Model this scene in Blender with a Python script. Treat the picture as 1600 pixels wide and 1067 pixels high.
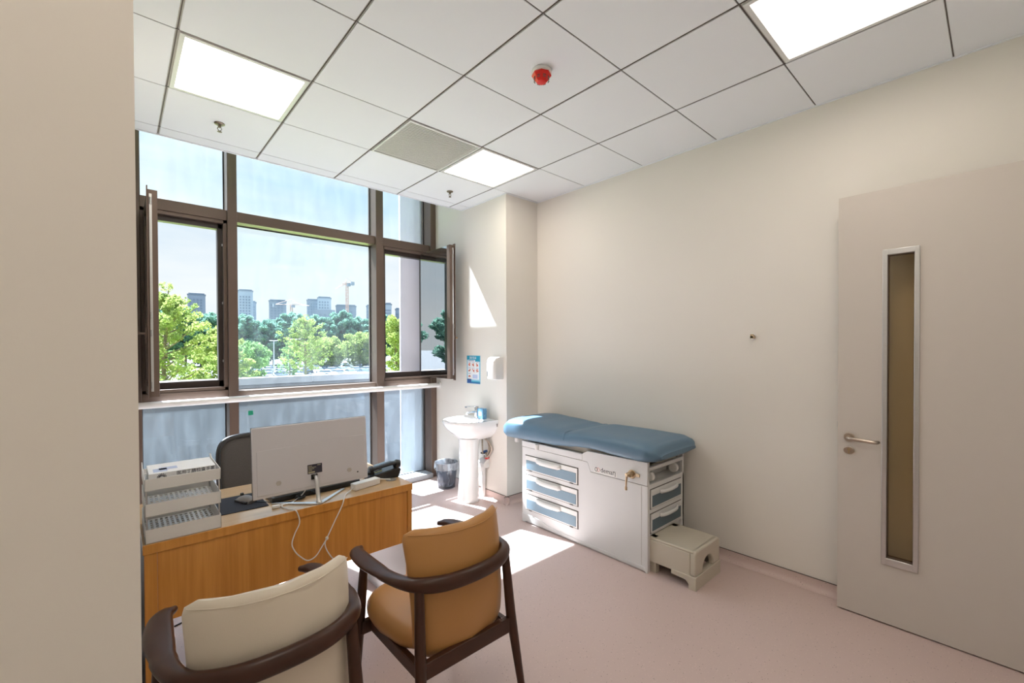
import bpy, bmesh, math, random
from mathutils import Vector, Matrix
import numpy as np

D = bpy.data
for o in list(D.objects): D.objects.remove(o, do_unlink=True)
SC = bpy.context.scene
COL = SC.collection
R = math.radians

# ------------------------------------------------------------------ camera
YAW, PITCH, ROLL = 0.733, -0.0111, -0.0037
CAMP = Vector((-0.2232, -2.5645, 1.517))
fw = Vector((math.sin(YAW)*math.cos(PITCH), math.cos(YAW)*math.cos(PITCH), math.sin(PITCH)))
rt = Vector((math.cos(YAW), -math.sin(YAW), 0)); up = rt.cross(fw)
rt2 = rt*math.cos(ROLL)+up*math.sin(ROLL); up2 = -rt*math.sin(ROLL)+up*math.cos(ROLL)
cam = D.objects.new('camera', D.cameras.new('camera')); COL.objects.link(cam)
cam.matrix_world = Matrix(((rt2.x, up2.x, -fw.x, CAMP.x), (rt2.y, up2.y, -fw.y, CAMP.y), (rt2.z, up2.z, -fw.z, CAMP.z), (0, 0, 0, 1)))
cam.data.sensor_width = 36; cam.data.lens = 685/1600*36; cam.data.shift_y = 16.8/1600
cam.data.clip_start = 0.02; cam.data.clip_end = 3000
SC.camera = cam
SC.view_settings.view_transform = 'Standard'; SC.view_settings.look = 'None'
SC.view_settings.gamma = 1; SC.view_settings.use_curve_mapping = False
SC.view_settings.exposure = 0.50

# ------------------------------------------------------------------ sky
W = D.worlds.new('sky'); SC.world = W; W.use_nodes = True
nt = W.node_tree; nt.nodes.clear()
def N(t, k, **kw):
    n = t.nodes.new(k)
    for a, b in kw.items(): setattr(n, a, b)
    return n
out = N(nt, 'ShaderNodeOutputWorld'); bg = N(nt, 'ShaderNodeBackground'); tc = N(nt, 'ShaderNodeTexCoord')
sep = N(nt, 'ShaderNodeSeparateXYZ'); nt.links.new(tc.outputs['Generated'], sep.inputs[0])
rp = N(nt, 'ShaderNodeValToRGB'); nt.links.new(sep.outputs['Z'], rp.inputs[0])
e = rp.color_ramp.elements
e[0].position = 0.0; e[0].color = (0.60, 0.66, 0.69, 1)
e[1].position = 0.56; e[1].color = (1.7, 2.4, 3.3, 1)  # sky above the window view, brightened and blued to add cool daylight indoors
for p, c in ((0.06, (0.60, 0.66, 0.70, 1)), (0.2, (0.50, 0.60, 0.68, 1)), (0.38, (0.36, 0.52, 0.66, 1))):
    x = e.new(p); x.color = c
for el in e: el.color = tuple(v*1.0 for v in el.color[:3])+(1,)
mp = N(nt, 'ShaderNodeMapping'); mp.inputs['Scale'].default_value = (1.3, 1.3, 5.0); mp.inputs['Rotation'].default_value = (0.25, 0.15, 0.3)
nz = N(nt, 'ShaderNodeTexNoise'); nz.inputs['Scale'].default_value = 1.9; nz.inputs['Detail'].default_value = 7; nz.inputs['Roughness'].default_value = 0.55
nt.links.new(tc.outputs['Generated'], mp.inputs[0]); nt.links.new(mp.outputs[0], nz.inputs[0])
r2 = N(nt, 'ShaderNodeValToRGB'); r2.color_ramp.elements[0].position = 0.36; r2.color_ramp.elements[1].position = 0.64
nt.links.new(nz.outputs[0], r2.inputs[0])
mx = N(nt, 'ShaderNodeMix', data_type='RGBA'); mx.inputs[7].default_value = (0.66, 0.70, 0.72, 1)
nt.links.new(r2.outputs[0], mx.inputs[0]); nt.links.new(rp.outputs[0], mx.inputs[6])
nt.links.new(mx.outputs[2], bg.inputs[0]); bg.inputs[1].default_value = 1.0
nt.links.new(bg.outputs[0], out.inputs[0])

# ------------------------------------------------------------------ sun
sd = D.lights.new('sun', 'SUN'); sd.energy = 22.0; sd.angle = 0.007; sd.color = (0.94, 1.0, 1.07)
sun = D.objects.new('sun', sd); COL.objects.link(sun)
sun.rotation_euler = Vector((0.24, -1.0, -1.5)).to_track_quat('-Z', 'Y').to_euler()
sun.location = (-3, 10, 18)
PANEL = 6.6      # emission of the ceiling light panels

# ------------------------------------------------------------------ materials
def mat(name, col, rough=0.5, metal=0.0, var=0.04, scale=8.0, bump=0.0, bscale=60.0, coat=0.0, spec=0.5, stretch=None, col2=None, emit=None, es=0.0):
    m = D.materials.new(name); m.use_nodes = True; t = m.node_tree; b = t.nodes['Principled BSDF']
    b.inputs['Roughness'].default_value = rough; b.inputs['Metallic'].default_value = metal
    b.inputs['Coat Weight'].default_value = coat; b.inputs['Coat Roughness'].default_value = 0.15
    b.inputs['Specular IOR Level'].default_value = spec
    c = N(t, 'ShaderNodeTexCoord'); mpn = N(t, 'ShaderNodeMapping'); t.links.new(c.outputs['Object'], mpn.inputs[0])
    if stretch: mpn.inputs['Scale'].default_value = stretch
    n = N(t, 'ShaderNodeTexNoise'); n.inputs['Scale'].default_value = scale; n.inputs['Detail'].default_value = 4
    t.links.new(mpn.outputs[0], n.inputs[0])
    x = N(t, 'ShaderNodeMix', data_type='RGBA')
    a = col2 if col2 else tuple(v*(1-var*2) for v in col)
    z = col if col2 else tuple(min(1, v*(1+var)) for v in col)
    x.inputs[6].default_value = (*a, 1); x.inputs[7].default_value = (*z, 1)
    t.links.new(n.outputs[0], x.inputs[0]); t.links.new(x.outputs[2], b.inputs['Base Color'])
    if bump:
        n2 = N(t, 'ShaderNodeTexNoise'); n2.inputs['Scale'].default_value = bscale; n2.inputs['Detail'].default_value = 3
        t.links.new(mpn.outputs[0], n2.inputs[0])
        bp = N(t, 'ShaderNodeBump'); bp.inputs['Strength'].default_value = bump; bp.inputs['Distance'].default_value = 0.002
        t.links.new(n2.outputs[0], bp.inputs['Height']); t.links.new(bp.outputs[0], b.inputs['Normal'])
    if emit:
        b.inputs['Emission Color'].default_value = (*emit, 1); b.inputs['Emission Strength'].default_value = es
    return m

M = {}
M['wall'] = mat('cream_paint', (0.79, 0.755, 0.70), 0.62, var=0.01, scale=2, bump=0.05, bscale=180)
M['ceil'] = mat('ceiling_tile_white', (0.82, 0.84, 0.88), 0.75, var=0.008, scale=3)
M['tbar'] = mat('ceiling_bar_grey', (0.52, 0.49, 0.46), 0.5, var=0.02)
M['groove'] = mat('groove_dark', (0.11, 0.09, 0.08), 0.8)
M['white'] = mat('white_plastic', (0.80, 0.79, 0.77), 0.4, var=0.01)
M['white_gloss'] = mat('white_ceramic', (0.86, 0.86, 0.86), 0.08, var=0.005, coat=0.5)
M['paper'] = mat('white_paper', (0.84, 0.85, 0.87), 0.7, var=0.01)
M['cream_metal'] = mat('cream_lacquer', (0.70, 0.70, 0.695), 0.35, var=0.015)
M['stool'] = mat('beige_moulded_plastic', (0.56, 0.51, 0.42), 0.42, var=0.02, bump=0.15, bscale=400)
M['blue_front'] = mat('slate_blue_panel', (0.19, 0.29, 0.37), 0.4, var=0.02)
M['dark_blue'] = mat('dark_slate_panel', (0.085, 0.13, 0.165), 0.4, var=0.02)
M['blue_vinyl'] = mat('blue_vinyl', (0.105, 0.19, 0.275), 0.42, var=0.05, scale=3, bump=0.12, bscale=250)
M['frame'] = mat('brown_aluminium', (0.145, 0.10, 0.078), 0.38, metal=0.25, var=0.05, scale=4)
M['gasket'] = mat('black_rubber', (0.015, 0.014, 0.013), 0.6)
M['alu'] = mat('brushed_aluminium', (0.62, 0.62, 0.62), 0.32, metal=0.9, var=0.04, stretch=(1, 1, 30))
M['chrome'] = mat('chrome', (0.85, 0.85, 0.86), 0.08, metal=1.0, var=0.01)
M['steel'] = mat('satin_steel', (0.55, 0.47, 0.40), 0.3, metal=1.0, var=0.04)
M['brass'] = mat('nickel_brass', (0.55, 0.42, 0.27), 0.28, metal=0.9, var=0.05)
M['bronze'] = mat('dark_bronze', (0.22, 0.18, 0.13), 0.3, metal=0.9)
M['black'] = mat('black_plastic', (0.018, 0.019, 0.022), 0.35, var=0.05)
M['blackmat'] = mat('black_cloth', (0.014, 0.015, 0.024), 0.85, var=0.1, bump=0.2, bscale=900)
M['grey'] = mat('grey_plastic', (0.22, 0.21, 0.20), 0.5, var=0.03)
M['mesh'] = mat('dark_grey_mesh_fabric', (0.10, 0.092, 0.088), 0.8, var=0.15, scale=200, bump=0.3, bscale=500)
M['monitor'] = mat('silver_white_shell', (0.68, 0.67, 0.705), 0.35, var=0.01)
M['darkwood'] = mat('walnut_dark', (0.056, 0.019, 0.009), 0.33, var=0.25, scale=14, stretch=(1, 1, 1), coat=0.0, spec=0.4)
M['white_leather'] = mat('cream_leather', (0.72, 0.64, 0.52), 0.42, var=0.02, scale=3, bump=0.12, bscale=300)
M['tan_leather'] = mat('tan_leather', (0.50, 0.250, 0.080), 0.4, var=0.05, scale=3, bump=0.12, bscale=300)
M['door'] = mat('door_laminate', (0.60, 0.55, 0.50), 0.45, var=0.008)
M['red'] = mat('red_plastic', (0.75, 0.015, 0.01), 0.3, var=0.02)
M['pier'] = mat('pale_pier_render', (0.72, 0.70, 0.76), 0.85, var=0.08, scale=2.5, stretch=(1, 1, 0.3))
M['concrete'] = mat('grey_concrete', (0.16, 0.158, 0.165), 0.85, var=0.10, scale=2.5, stretch=(1, 1, 0.3), bump=0.2, bscale=20)
M['coping'] = mat('pale_coping', (0.36, 0.37, 0.39), 0.6, var=0.05)
M['teal'] = mat('poster_teal', (0.02, 0.34, 0.52), 0.5)
M['pale_teal'] = mat('poster_pale_blue', (0.30, 0.62, 0.78), 0.5)
M['navy'] = mat('poster_navy', (0.03, 0.10, 0.32), 0.5)
M['coral'] = mat('poster_coral', (0.80, 0.20, 0.11), 0.6)
M['ink'] = mat('dark_ink', (0.03, 0.03, 0.05), 0.6)
M['lavender'] = mat('poster_lavender', (0.50, 0.58, 0.80), 0.6)
M['pink'] = mat('logo_pink', (0.80, 0.35, 0.30), 0.5)
M['gold_ink'] = mat('pale_label_print', (0.45, 0.42, 0.30), 0.5)
M['green'] = mat('green_sticker', (0.0, 0.30, 0.16), 0.5)
M['bluebox'] = mat('blue_patterned_card', (0.30, 0.62, 0.85), 0.45, col2=(0.01, 0.10, 0.30), scale=45)
M['hose'] = mat('braided_hose', (0.42, 0.36, 0.28), 0.35, metal=0.7, var=0.3, scale=120)
M['grass'] = mat('lawn', (0.33, 0.42, 0.09), 0.9, var=0.25, scale=0.4)
M['ground'] = mat('asphalt', (0.105, 0.115, 0.125), 0.9, var=0.08, scale=0.2)
M['bark'] = mat('bark', (0.22, 0.18, 0.13), 0.85, var=0.2)
M['crane'] = mat('faded_crane_paint', (0.55, 0.36, 0.28), 0.6)
M['lamp_metal'] = mat('pale_post_paint', (0.62, 0.64, 0.66), 0.5)
M['carglass'] = mat('car_glass', (0.05, 0.07, 0.09), 0.08, coat=0.5)

# floor: speckled pink vinyl
def floor_mat():
    m = D.materials.new('pink_speckled_vinyl'); m.use_nodes = True; t = m.node_tree; b = t.nodes['Principled BSDF']
    b.inputs['Roughness'].default_value = 0.36
    c = N(t, 'ShaderNodeTexCoord')
    n = N(t, 'ShaderNodeTexNoise'); n.inputs['Scale'].default_value = 1.6; n.inputs['Detail'].default_value = 6; t.links.new(c.outputs['Object'], n.inputs[0])
    x = N(t, 'ShaderNodeMix', data_type='RGBA'); x.inputs[6].default_value = (0.57, 0.44, 0.405, 1); x.inputs[7].default_value = (0.62, 0.485, 0.45, 1)
    t.links.new(n.outputs[0], x.inputs[0])
    prev = x.outputs[2]
    for sc, th, cc, seed in ((170, 0.065, (0.22, 0.16, 0.15, 1), 0.0), (260, 0.09, (0.75, 0.60, 0.54, 1), 7.3), (120, 0.045, (0.36, 0.24, 0.20, 1), 3.1)):
        mpn = N(t, 'ShaderNodeMapping'); mpn.inputs['Location'].default_value = (seed, seed*2, 0)
        t.links.new(c.outputs['Object'], mpn.inputs[0])
        v = N(t, 'ShaderNodeTexVoronoi'); v.inputs['Scale'].default_value = sc*0.42; t.links.new(mpn.outputs[0], v.inputs[0])
        n3 = N(t, 'ShaderNodeTexWhiteNoise'); t.links.new(v.outputs['Position'], n3.inputs['Vector'])
        g = N(t, 'ShaderNodeMath', operation='LESS_THAN'); g.inputs[1].default_value = th*2.2; t.links.new(v.outputs['Distance'], g.inputs[0])
        h = N(t, 'ShaderNodeMath', operation='LESS_THAN'); h.inputs[1].default_value = 0.28; t.links.new(n3.outputs['Value'], h.inputs[0])
        k = N(t, 'ShaderNodeMath', operation='MULTIPLY'); t.links.new(g.outputs[0], k.inputs[0]); t.links.new(h.outputs[0], k.inputs[1])
        y = N(t, 'ShaderNodeMix', data_type='RGBA'); y.inputs[7].default_value = cc
        t.links.new(k.outputs[0], y.inputs[0]); t.links.new(prev, y.inputs[6]); prev = y.outputs[2]
    t.links.new(prev, b.inputs['Base Color'])
    return m
M['floor'] = floor_mat()

def wood_mat(name, c1, c2, rough=0.33, axis=2):
    m = D.materials.new(name); m.use_nodes = True; t = m.node_tree; b = t.nodes['Principled BSDF']
    b.inputs['Roughness'].default_value = rough; b.inputs['Coat Weight'].default_value = 0.15
    c = N(t, 'ShaderNodeTexCoord'); mpn = N(t, 'ShaderNodeMapping')
    s = [22, 22, 22]; s[axis] = 0.9; mpn.inputs['Scale'].default_value = s
    t.links.new(c.outputs['Object'], mpn.inputs[0])
    n = N(t, 'ShaderNodeTexNoise'); n.inputs['Scale'].default_value = 2.2; n.inputs['Detail'].default_value = 8; n.inputs['Roughness'].default_value = 0.6
    t.links.new(mpn.outputs[0], n.inputs[0])
    r = N(t, 'ShaderNodeValToRGB'); r.color_ramp.elements[0].position = 0.3; r.color_ramp.elements[1].position = 0.7
    r.color_ramp.elements[0].color = (*c2, 1); r.color_ramp.elements[1].color = (*c1, 1)
    t.links.new(n.outputs[0], r.inputs[0]); t.links.new(r.outputs[0], b.inputs['Base Color'])
    return m
M['wood'] = wood_mat('honey_beech_laminate', (0.76, 0.35, 0.075), (0.60, 0.25, 0.045), axis=2)
M['woodtop'] = wood_mat('pale_beech_top', (0.60, 0.42, 0.25), (0.53, 0.36, 0.20), 0.22, axis=0)
M['melamine'] = mat('grey_white_melamine', (0.60, 0.60, 0.61), 0.4, var=0.01)

def thin_glass(name, tint, dirt=0.0, dirtcol=(0.6, 0.68, 0.75), refl=1.0):
    m = D.materials.new(name); m.use_nodes = True; t = m.node_tree; t.nodes.clear()
    o_ = N(t, 'ShaderNodeOutputMaterial'); tr = N(t, 'ShaderNodeBsdfTransparent'); tr.inputs[0].default_value = (*tint, 1)
    gl = N(t, 'ShaderNodeBsdfGlossy'); gl.inputs['Roughness'].default_value = 0.0
    lw = N(t, 'ShaderNodeLayerWeight'); lw.inputs[0].default_value = 0.5      # Facing = 1-|cos|, the same from both sides of the pane
    pw_ = N(t, 'ShaderNodeMath', operation='POWER'); pw_.inputs[1].default_value = 5.0; t.links.new(lw.outputs['Facing'], pw_.inputs[0])
    mu = N(t, 'ShaderNodeMath', operation='MULTIPLY_ADD'); mu.inputs[1].default_value = 0.6; mu.inputs[2].default_value = 0.035*refl; t.links.new(pw_.outputs[0], mu.inputs[0])
    mx1 = N(t, 'ShaderNodeMixShader'); t.links.new(mu.outputs[0], mx1.inputs[0]); t.links.new(tr.outputs[0], mx1.inputs[1]); t.links.new(gl.outputs[0], mx1.inputs[2])
    last = mx1.outputs[0]
    if dirt:
        df = N(t, 'ShaderNodeBsdfDiffuse'); df.inputs[0].default_value = (*dirtcol, 1)
        tl = N(t, 'ShaderNodeBsdfTranslucent'); tl.inputs[0].default_value = (*dirtcol, 1)
        ad = N(t, 'ShaderNodeMixShader'); ad.inputs[0].default_value = 0.6
        t.links.new(df.outputs[0], ad.inputs[1]); t.links.new(tl.outputs[0], ad.inputs[2])
        c = N(t, 'ShaderNodeTexCoord'); mpn = N(t, 'ShaderNodeMapping'); mpn.inputs['Scale'].default_value = (5, 5, 1.3)
        t.links.new(c.outputs['Object'], mpn.inputs[0])
        n = N(t, 'ShaderNodeTexNoise'); n.inputs['Scale'].default_value = 2.5; n.inputs['Detail'].default_value = 8; t.links.new(mpn.outputs[0], n.inputs[0])
        mr = N(t, 'ShaderNodeMapRange'); mr.inputs[1].default_value = 0.3; mr.inputs[2].default_value = 0.75; mr.inputs[3].default_value = dirt*0.4; mr.inputs[4].default_value = dirt*1.5
        t.links.new(n.outputs[0], mr.inputs[0])
        mx2 = N(t, 'ShaderNodeMixShader'); t.links.new(mr.outputs[0], mx2.inputs[0]); t.links.new(last, mx2.inputs[1]); t.links.new(ad.outputs[0], mx2.inputs[2])
        last = mx2.outputs[0]
    t.links.new(last, o_.inputs[0])
    return m
M['glass'] = thin_glass('clear_window_glass', (0.95, 0.985, 0.99), 0.03, refl=0.12)
M['glass_low'] = thin_glass('dusty_window_glass', (0.90, 0.96, 0.975), 0.045)
M['glass_sash'] = thin_glass('sash_glass', (0.45, 0.52, 0.55), 0.0, refl=15.0)
M['glass_door'] = thin_glass('door_glass', (0.86, 0.80, 0.68), 0.0)
M['bag'] = thin_glass('clear_plastic_bag', (0.88, 0.90, 0.92), 0.34, (0.85, 0.88, 0.92), 2.5)
M['bin'] = thin_glass('smoky_plastic', (0.60, 0.61, 0.64), 0.06, (0.3, 0.3, 0.33), 1.5)

def leaf_mat(name, col, col2):
    m = D.materials.new(name); m.use_nodes = True; t = m.node_tree; t.nodes.clear()
    o_ = N(t, 'ShaderNodeOutputMaterial'); df = N(t, 'ShaderNodeBsdfDiffuse'); tl = N(t, 'ShaderNodeBsdfTranslucent')
    ad = N(t, 'ShaderNodeMixShader'); ad.inputs[0].default_value = 0.45
    c = N(t, 'ShaderNodeTexCoord'); n = N(t, 'ShaderNodeTexNoise'); n.inputs['Scale'].default_value = 0.9; n.inputs['Detail'].default_value = 6
    t.links.new(c.outputs['Object'], n.inputs[0])
    r = N(t, 'ShaderNodeValToRGB'); r.color_ramp.elements[0].position = 0.35; r.color_ramp.elements[1].position = 0.65
    r.color_ramp.elements[0].color = (*col2, 1); r.color_ramp.elements[1].color = (*col, 1)
    t.links.new(n.outputs[0], r.inputs[0])
    for s in (df, tl): t.links.new(r.outputs[0], s.inputs[0])
    t.links.new(df.outputs[0], ad.inputs[1]); t.links.new(tl.outputs[0], ad.inputs[2]); t.links.new(ad.outputs[0], o_.inputs[0])
    return m
M['leaf_light'] = leaf_mat('light_green_leaves', (0.40, 0.46, 0.16), (0.24, 0.33, 0.12))
M['leaf_dark'] = leaf_mat('haze_tinted_green_leaves', (0.23, 0.40, 0.30), (0.16, 0.30, 0.25))  # distance haze is put into the leaf colour as a pale blue tint
M['leaf_mid'] = leaf_mat('fresh_green_leaves', (0.27, 0.42, 0.17), (0.17, 0.31, 0.14))

def tower_mat(name, col):  # no haze volume: facade colours carry the distance haze as pale blue-grey
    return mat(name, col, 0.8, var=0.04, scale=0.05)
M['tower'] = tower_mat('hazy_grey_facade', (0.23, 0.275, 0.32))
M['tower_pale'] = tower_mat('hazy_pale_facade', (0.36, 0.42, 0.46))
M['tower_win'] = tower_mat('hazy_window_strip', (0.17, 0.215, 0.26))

# ------------------------------------------------------------------ geometry helpers
def BM(): return bmesh.new()
def box(bm, x0, x1, y0, y1, z0, z1, rot=None, c=None):
    v = [bm.verts.new((x, y, z)) for z in (z0, z1) for y in (y0, y1) for x in (x0, x1)]
    for f in ((0, 2, 3, 1), (4, 5, 7, 6), (0, 1, 5, 4), (2, 6, 7, 3), (0, 4, 6, 2), (1, 3, 7, 5)): bm.faces.new([v[i] for i in f])
    if rot is not None:
        cc = Vector(c) if c else Vector(((x0+x1)/2, (y0+y1)/2, (z0+z1)/2))
        bmesh.ops.rotate(bm, verts=v, cent=cc, matrix=rot)
    return v
def frame_for(d):
    d = d.normalized(); a = Vector((0, 0, 1)) if abs(d.z) < 0.9 else Vector((1, 0, 0))
    s = d.cross(a).normalized(); return s, s.cross(d).normalized()
def tube(bm, pts, rad, seg=12, cap=True, flat=None):
    """sweep; rad is a number, list, or list of (side, up) pairs"""
    pts = [Vector(p) for p in pts]; n = len(pts); rings = []
    ps = pu = None
    for i, p in enumerate(pts):
        d = (pts[min(i+1, n-1)]-pts[max(i-1, 0)])
        if ps is None: s, u = frame_for(d)
        else:
            dn = d.normalized(); s = (ps-dn*ps.dot(dn)).normalized(); u = s.cross(dn).normalized()
        if flat: dn = d.normalized(); s = dn.cross(Vector((0, 0, 1))).normalized(); u = s.cross(dn).normalized()
        ps = s
        r = rad[i] if isinstance(rad, (list, tuple)) else rad
        ra, rb = r if isinstance(r, (list, tuple)) else (r, r)
        rings.append([bm.verts.new(p+s*ra*math.cos(2*math.pi*k/seg)+u*rb*math.sin(2*math.pi*k/seg)) for k in range(seg)])
    for a, b in zip(rings, rings[1:]):
        for k in range(seg): bm.faces.new((a[k], a[(k+1) % seg], b[(k+1) % seg], b[k]))
    if cap: bm.faces.new(rings[0][::-1]); bm.faces.new(rings[-1])
    return rings
def cyl(bm, p0, p1, r0, r1=None, seg=20): return tube(bm, [p0, p1], [r0, r0 if r1 is None else r1], seg)
def lathe(bm, prof, c=(0, 0, 0), seg=32, sx=1.0, sy=1.0, cap=True):
    rings = []
    for r, z in prof: rings.append([bm.verts.new((c[0]+r*sx*math.cos(2*math.pi*k/seg), c[1]+r*sy*math.sin(2*math.pi*k/seg), c[2]+z)) for k in range(seg)])
    for a, b in zip(rings, rings[1:]):
        for k in range(seg): bm.faces.new((a[k], a[(k+1) % seg], b[(k+1) % seg], b[k]))
    if cap:
        bm.faces.new(rings[0][::-1]); bm.faces.new(rings[-1])
    return rings
def prism(bm, pts, axis, a, b):
    def P(u, v, w): return (w, u, v) if axis == 'x' else ((u, w, v) if axis == 'y' else (u, v, w))
    A = [bm.verts.new(P(u, v, a)) for u, v in pts]; B = [bm.verts.new(P(u, v, b)) for u, v in pts]
    n = len(pts); bm.faces.new(A); bm.faces.new(B[::-1])
    for i in range(n): bm.faces.new((A[i], A[(i+1) % n], B[(i+1) % n], B[i]))
def loft(bm, secs, cap=True, closed=True):
    rings = [[bm.verts.new(p) for p in s] for s in secs]
    for a, b in zip(rings, rings[1:]):
        n = len(a)
        for k in range(n if closed else n-1): bm.faces.new((a[k], a[(k+1) % n], b[(k+1) % n], b[k]))
    if cap: bm.faces.new(rings[0][::-1]); bm.faces.new(rings[-1])
    return rings
def smooth_pts(pts, n=8):
    P = [Vector(p) for p in pts]; P = [2*P[0]-P[1]]+P+[2*P[-1]-P[-2]]; o = []
    for i in range(1, len(P)-2):
        for k in range(n):
            t = k/n; a, b, c, d = P[i-1:i+3]
            o.append(0.5*((2*b)+(c-a)*t+(2*a-5*b+4*c-d)*t*t+(3*b-a-3*c+d)*t**3))
    o.append(P[-2]); return o
def lerp_tab(tab, x):
    if x <= tab[0][0]: return tab[0][1]
    for (a, u), (b, v) in zip(tab, tab[1:]):
        if x <= b:
            t = (x-a)/(b-a); t = t*t*(3-2*t); return u+(v-u)*t
    return tab[-1][1]

def obj(name, bm, m, parent=None, bevel=0.0, seg=2, ang=35, sub=0, world=True):
    """one mesh object; world=True: the verts are in world metres and are shifted into the root's frame"""
    if parent is not None and world:
        root = parent
        while root.parent: root = root.parent
        bmesh.ops.translate(bm, verts=bm.verts, vec=-Vector(root.location))
    bmesh.ops.recalc_face_normals(bm, faces=bm.faces)
    for f in bm.faces: f.smooth = True
    lim = math.radians(ang)
    for e_ in bm.edges:
        if len(e_.link_faces) == 2 and e_.calc_face_angle(0) > lim: e_.smooth = False
    me = D.meshes.new(name); bm.to_mesh(me); bm.free()
    ms = m if isinstance(m, (list, tuple)) else [m]
    for k in ms: me.materials.append(M[k] if isinstance(k, str) else k)
    o = D.objects.new(name, me); COL.objects.link(o)
    if parent is not None: o.parent = parent
    if bevel:
        b = o.modifiers.new('bevel', 'BEVEL'); b.width = bevel; b.segments = seg; b.limit_method = 'ANGLE'; b.angle_limit = R(40); b.harden_normals = False
    if sub:
        s = o.modifiers.new('sub', 'SUBSURF'); s.levels = sub; s.render_levels = sub
    return o
def tag(o, label, cat, group=None):
    o['label'] = label; o['category'] = cat
    if group: o['group'] = group
    return o
def thing(name, label, cat, loc=(0, 0, 0), rz=0, group=None):
    o = D.objects.new(name, None); COL.objects.link(o); o.location = loc; o.rotation_euler = (0, 0, rz); o.empty_display_size = 0.1
    return tag(o, label, cat, group)
def struct(name, bm=None, m=None, loc=(0, 0, 0), **kw):
    if bm is None:
        o = D.objects.new(name, None); COL.objects.link(o); o.location = loc
    else: o = obj(name, bm, m, **kw)
    o['kind'] = 'structure'; return o
def copy_tree(o, parent=None):
    c = o.copy(); COL.objects.link(c)
    if parent is not None: c.parent = parent
    for ch in o.children: copy_tree(ch, c)
    return c
def text_mesh(name, s, size, m, parent, origin, xdir, ydir, depth=0.0006, align='LEFT', shear=0.0):
    cu = D.curves.new(name, 'FONT'); cu.body = s; cu.size = size; cu.extrude = depth; cu.align_x = align; cu.shear = shear
    tmp = D.objects.new(name+'_curve', cu); COL.objects.link(tmp)
    dg = bpy.context.evaluated_depsgraph_get(); me = D.meshes.new_from_object(tmp.evaluated_get(dg))
    D.objects.remove(tmp, do_unlink=True); D.curves.remove(cu)
    x = Vector(xdir); y = Vector(ydir); z = x.cross(y)
    root = parent
    while root.parent: root = root.parent
    og = Vector(origin)-Vector(root.location)
    me.transform(Matrix(((x.x, y.x, z.x, og.x), (x.y, y.y, z.y, og.y), (x.z, y.z, z.z, og.z), (0, 0, 0, 1))))
    me.materials.clear(); me.materials.append(M[m])
    o = D.objects.new(name, me); COL.objects.link(o); o.parent = parent; return o

# ================================================================== SETTING
CH = 3.0
bm = BM(); box(bm, -1.9, 3.1, -3.1, 2.06, -0.12, 0.0); struct('floor', bm, 'floor')
bm = BM(); box(bm, 3.0, 3.12, -3.1, 2.1, 0.0, 3.85); struct('wall_right', bm, 'wall')
bm = BM(); box(bm, 2.572, 3.0, 0.62, 2.09, 0.0, 3.85); struct('wall_corner', bm, 'wall')
bm = BM(); box(bm, -0.40, -0.203, -1.8, 2.1, 0.0, 3.85); box(bm, -1.9, -0.40, -1.8, -1.68, 0.0, 3.85); struct('wall_left', bm, 'wall')
bm = BM(); box(bm, -1.9, 3.12, -3.2, -3.1, 0.0, 3.85); box(bm, -2.0, -1.9, -3.2, -1.68, 0, 3.75); struct('wall_back', bm, 'wall')
bm = BM(); box(bm, -0.40, 3.12, 1.30, 2.09, 3.85, 3.95); struct('trim_1', bm, 'wall')      # top of the window pocket
bm = BM(); box(bm, -0.40, 3.12, 2.075, 2.09, 3.73, 3.95); struct('wall_window', bm, 'wall')

# ceiling of 600 mm tiles with recessed bars
PANELS = {(0, 0), (3, 0), (3, -4), (0, -4), (-2, -5)}
VENT = (2, 0)
bm = BM()
gx, gy = 0.007, 0.003
for i in range(-4, 6):
    for j in range(-6, 3):
        if (i, j) in PANELS or (i, j) == VENT: continue
        x0, x1 = i*0.6+gx, (i+1)*0.6-gx; y0, y1 = j*0.6+gy, (j+1)*0.6-gy
        x0 = max(x0, -1.9); x1 = min(x1, 3.0); y0 = max(y0, -3.1); y1 = min(y1, 1.33)
        if x1-x0 < 0.02 or y1-y0 < 0.02: continue
        box(bm, x0, x1, y0, y1, CH, CH+0.018)
ceiling = struct('ceiling', bm, 'ceil', bevel=0.0015, seg=1)
bm = BM()
for i in range(-3, 6):
    x = i*0.6
    if x < 3.0: box(bm, x-0.012, x+0.012, -3.1, 1.32, CH+0.005, CH+0.03)
for j in range(-5, 3):
    y = j*0.6; box(bm, -1.9, 3.0, y-0.012, y+0.012, CH+0.006, CH+0.028)
obj('grid_bar', bm, 'tbar', ceiling)
bm = BM()
for i in range(-3, 6):
    x = i*0.6
    if x < 3.0: box(bm, x-0.0018, x+0.0018, -3.1, 1.32, CH+0.0015, CH+0.0055)
for j in range(-5, 3):
    y = j*0.6; box(bm, -1.9, 3.0, y-0.0010, y+0.0010, CH+0.0018, CH+0.0065)
obj('grid_groove', bm, 'groove', ceiling)
bm = BM(); box(bm, -1.9, 3.0, -3.1, 1.335, CH+0.03, CH+0.06); box(bm, -0.21, 2.573, 1.33, 1.345, CH-0.004, 3.85); obj('ceiling_backing', bm, 'ceil', ceiling)
bm = BM(); box(bm, 2.988, 3.0, -3.1, 0.62, CH-0.006, CH+0.004); box(bm, 2.572, 2.988, 0.608, 0.62, CH-0.006, CH+0.004)
box(bm, 2.56, 2.572, 0.608, 1.33, CH-0.006, CH+0.004); box(bm, -0.203, -0.191, -1.8, 1.33, CH-0.006, CH+0.004); struct('trim_2', bm, 'ceil')

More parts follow.
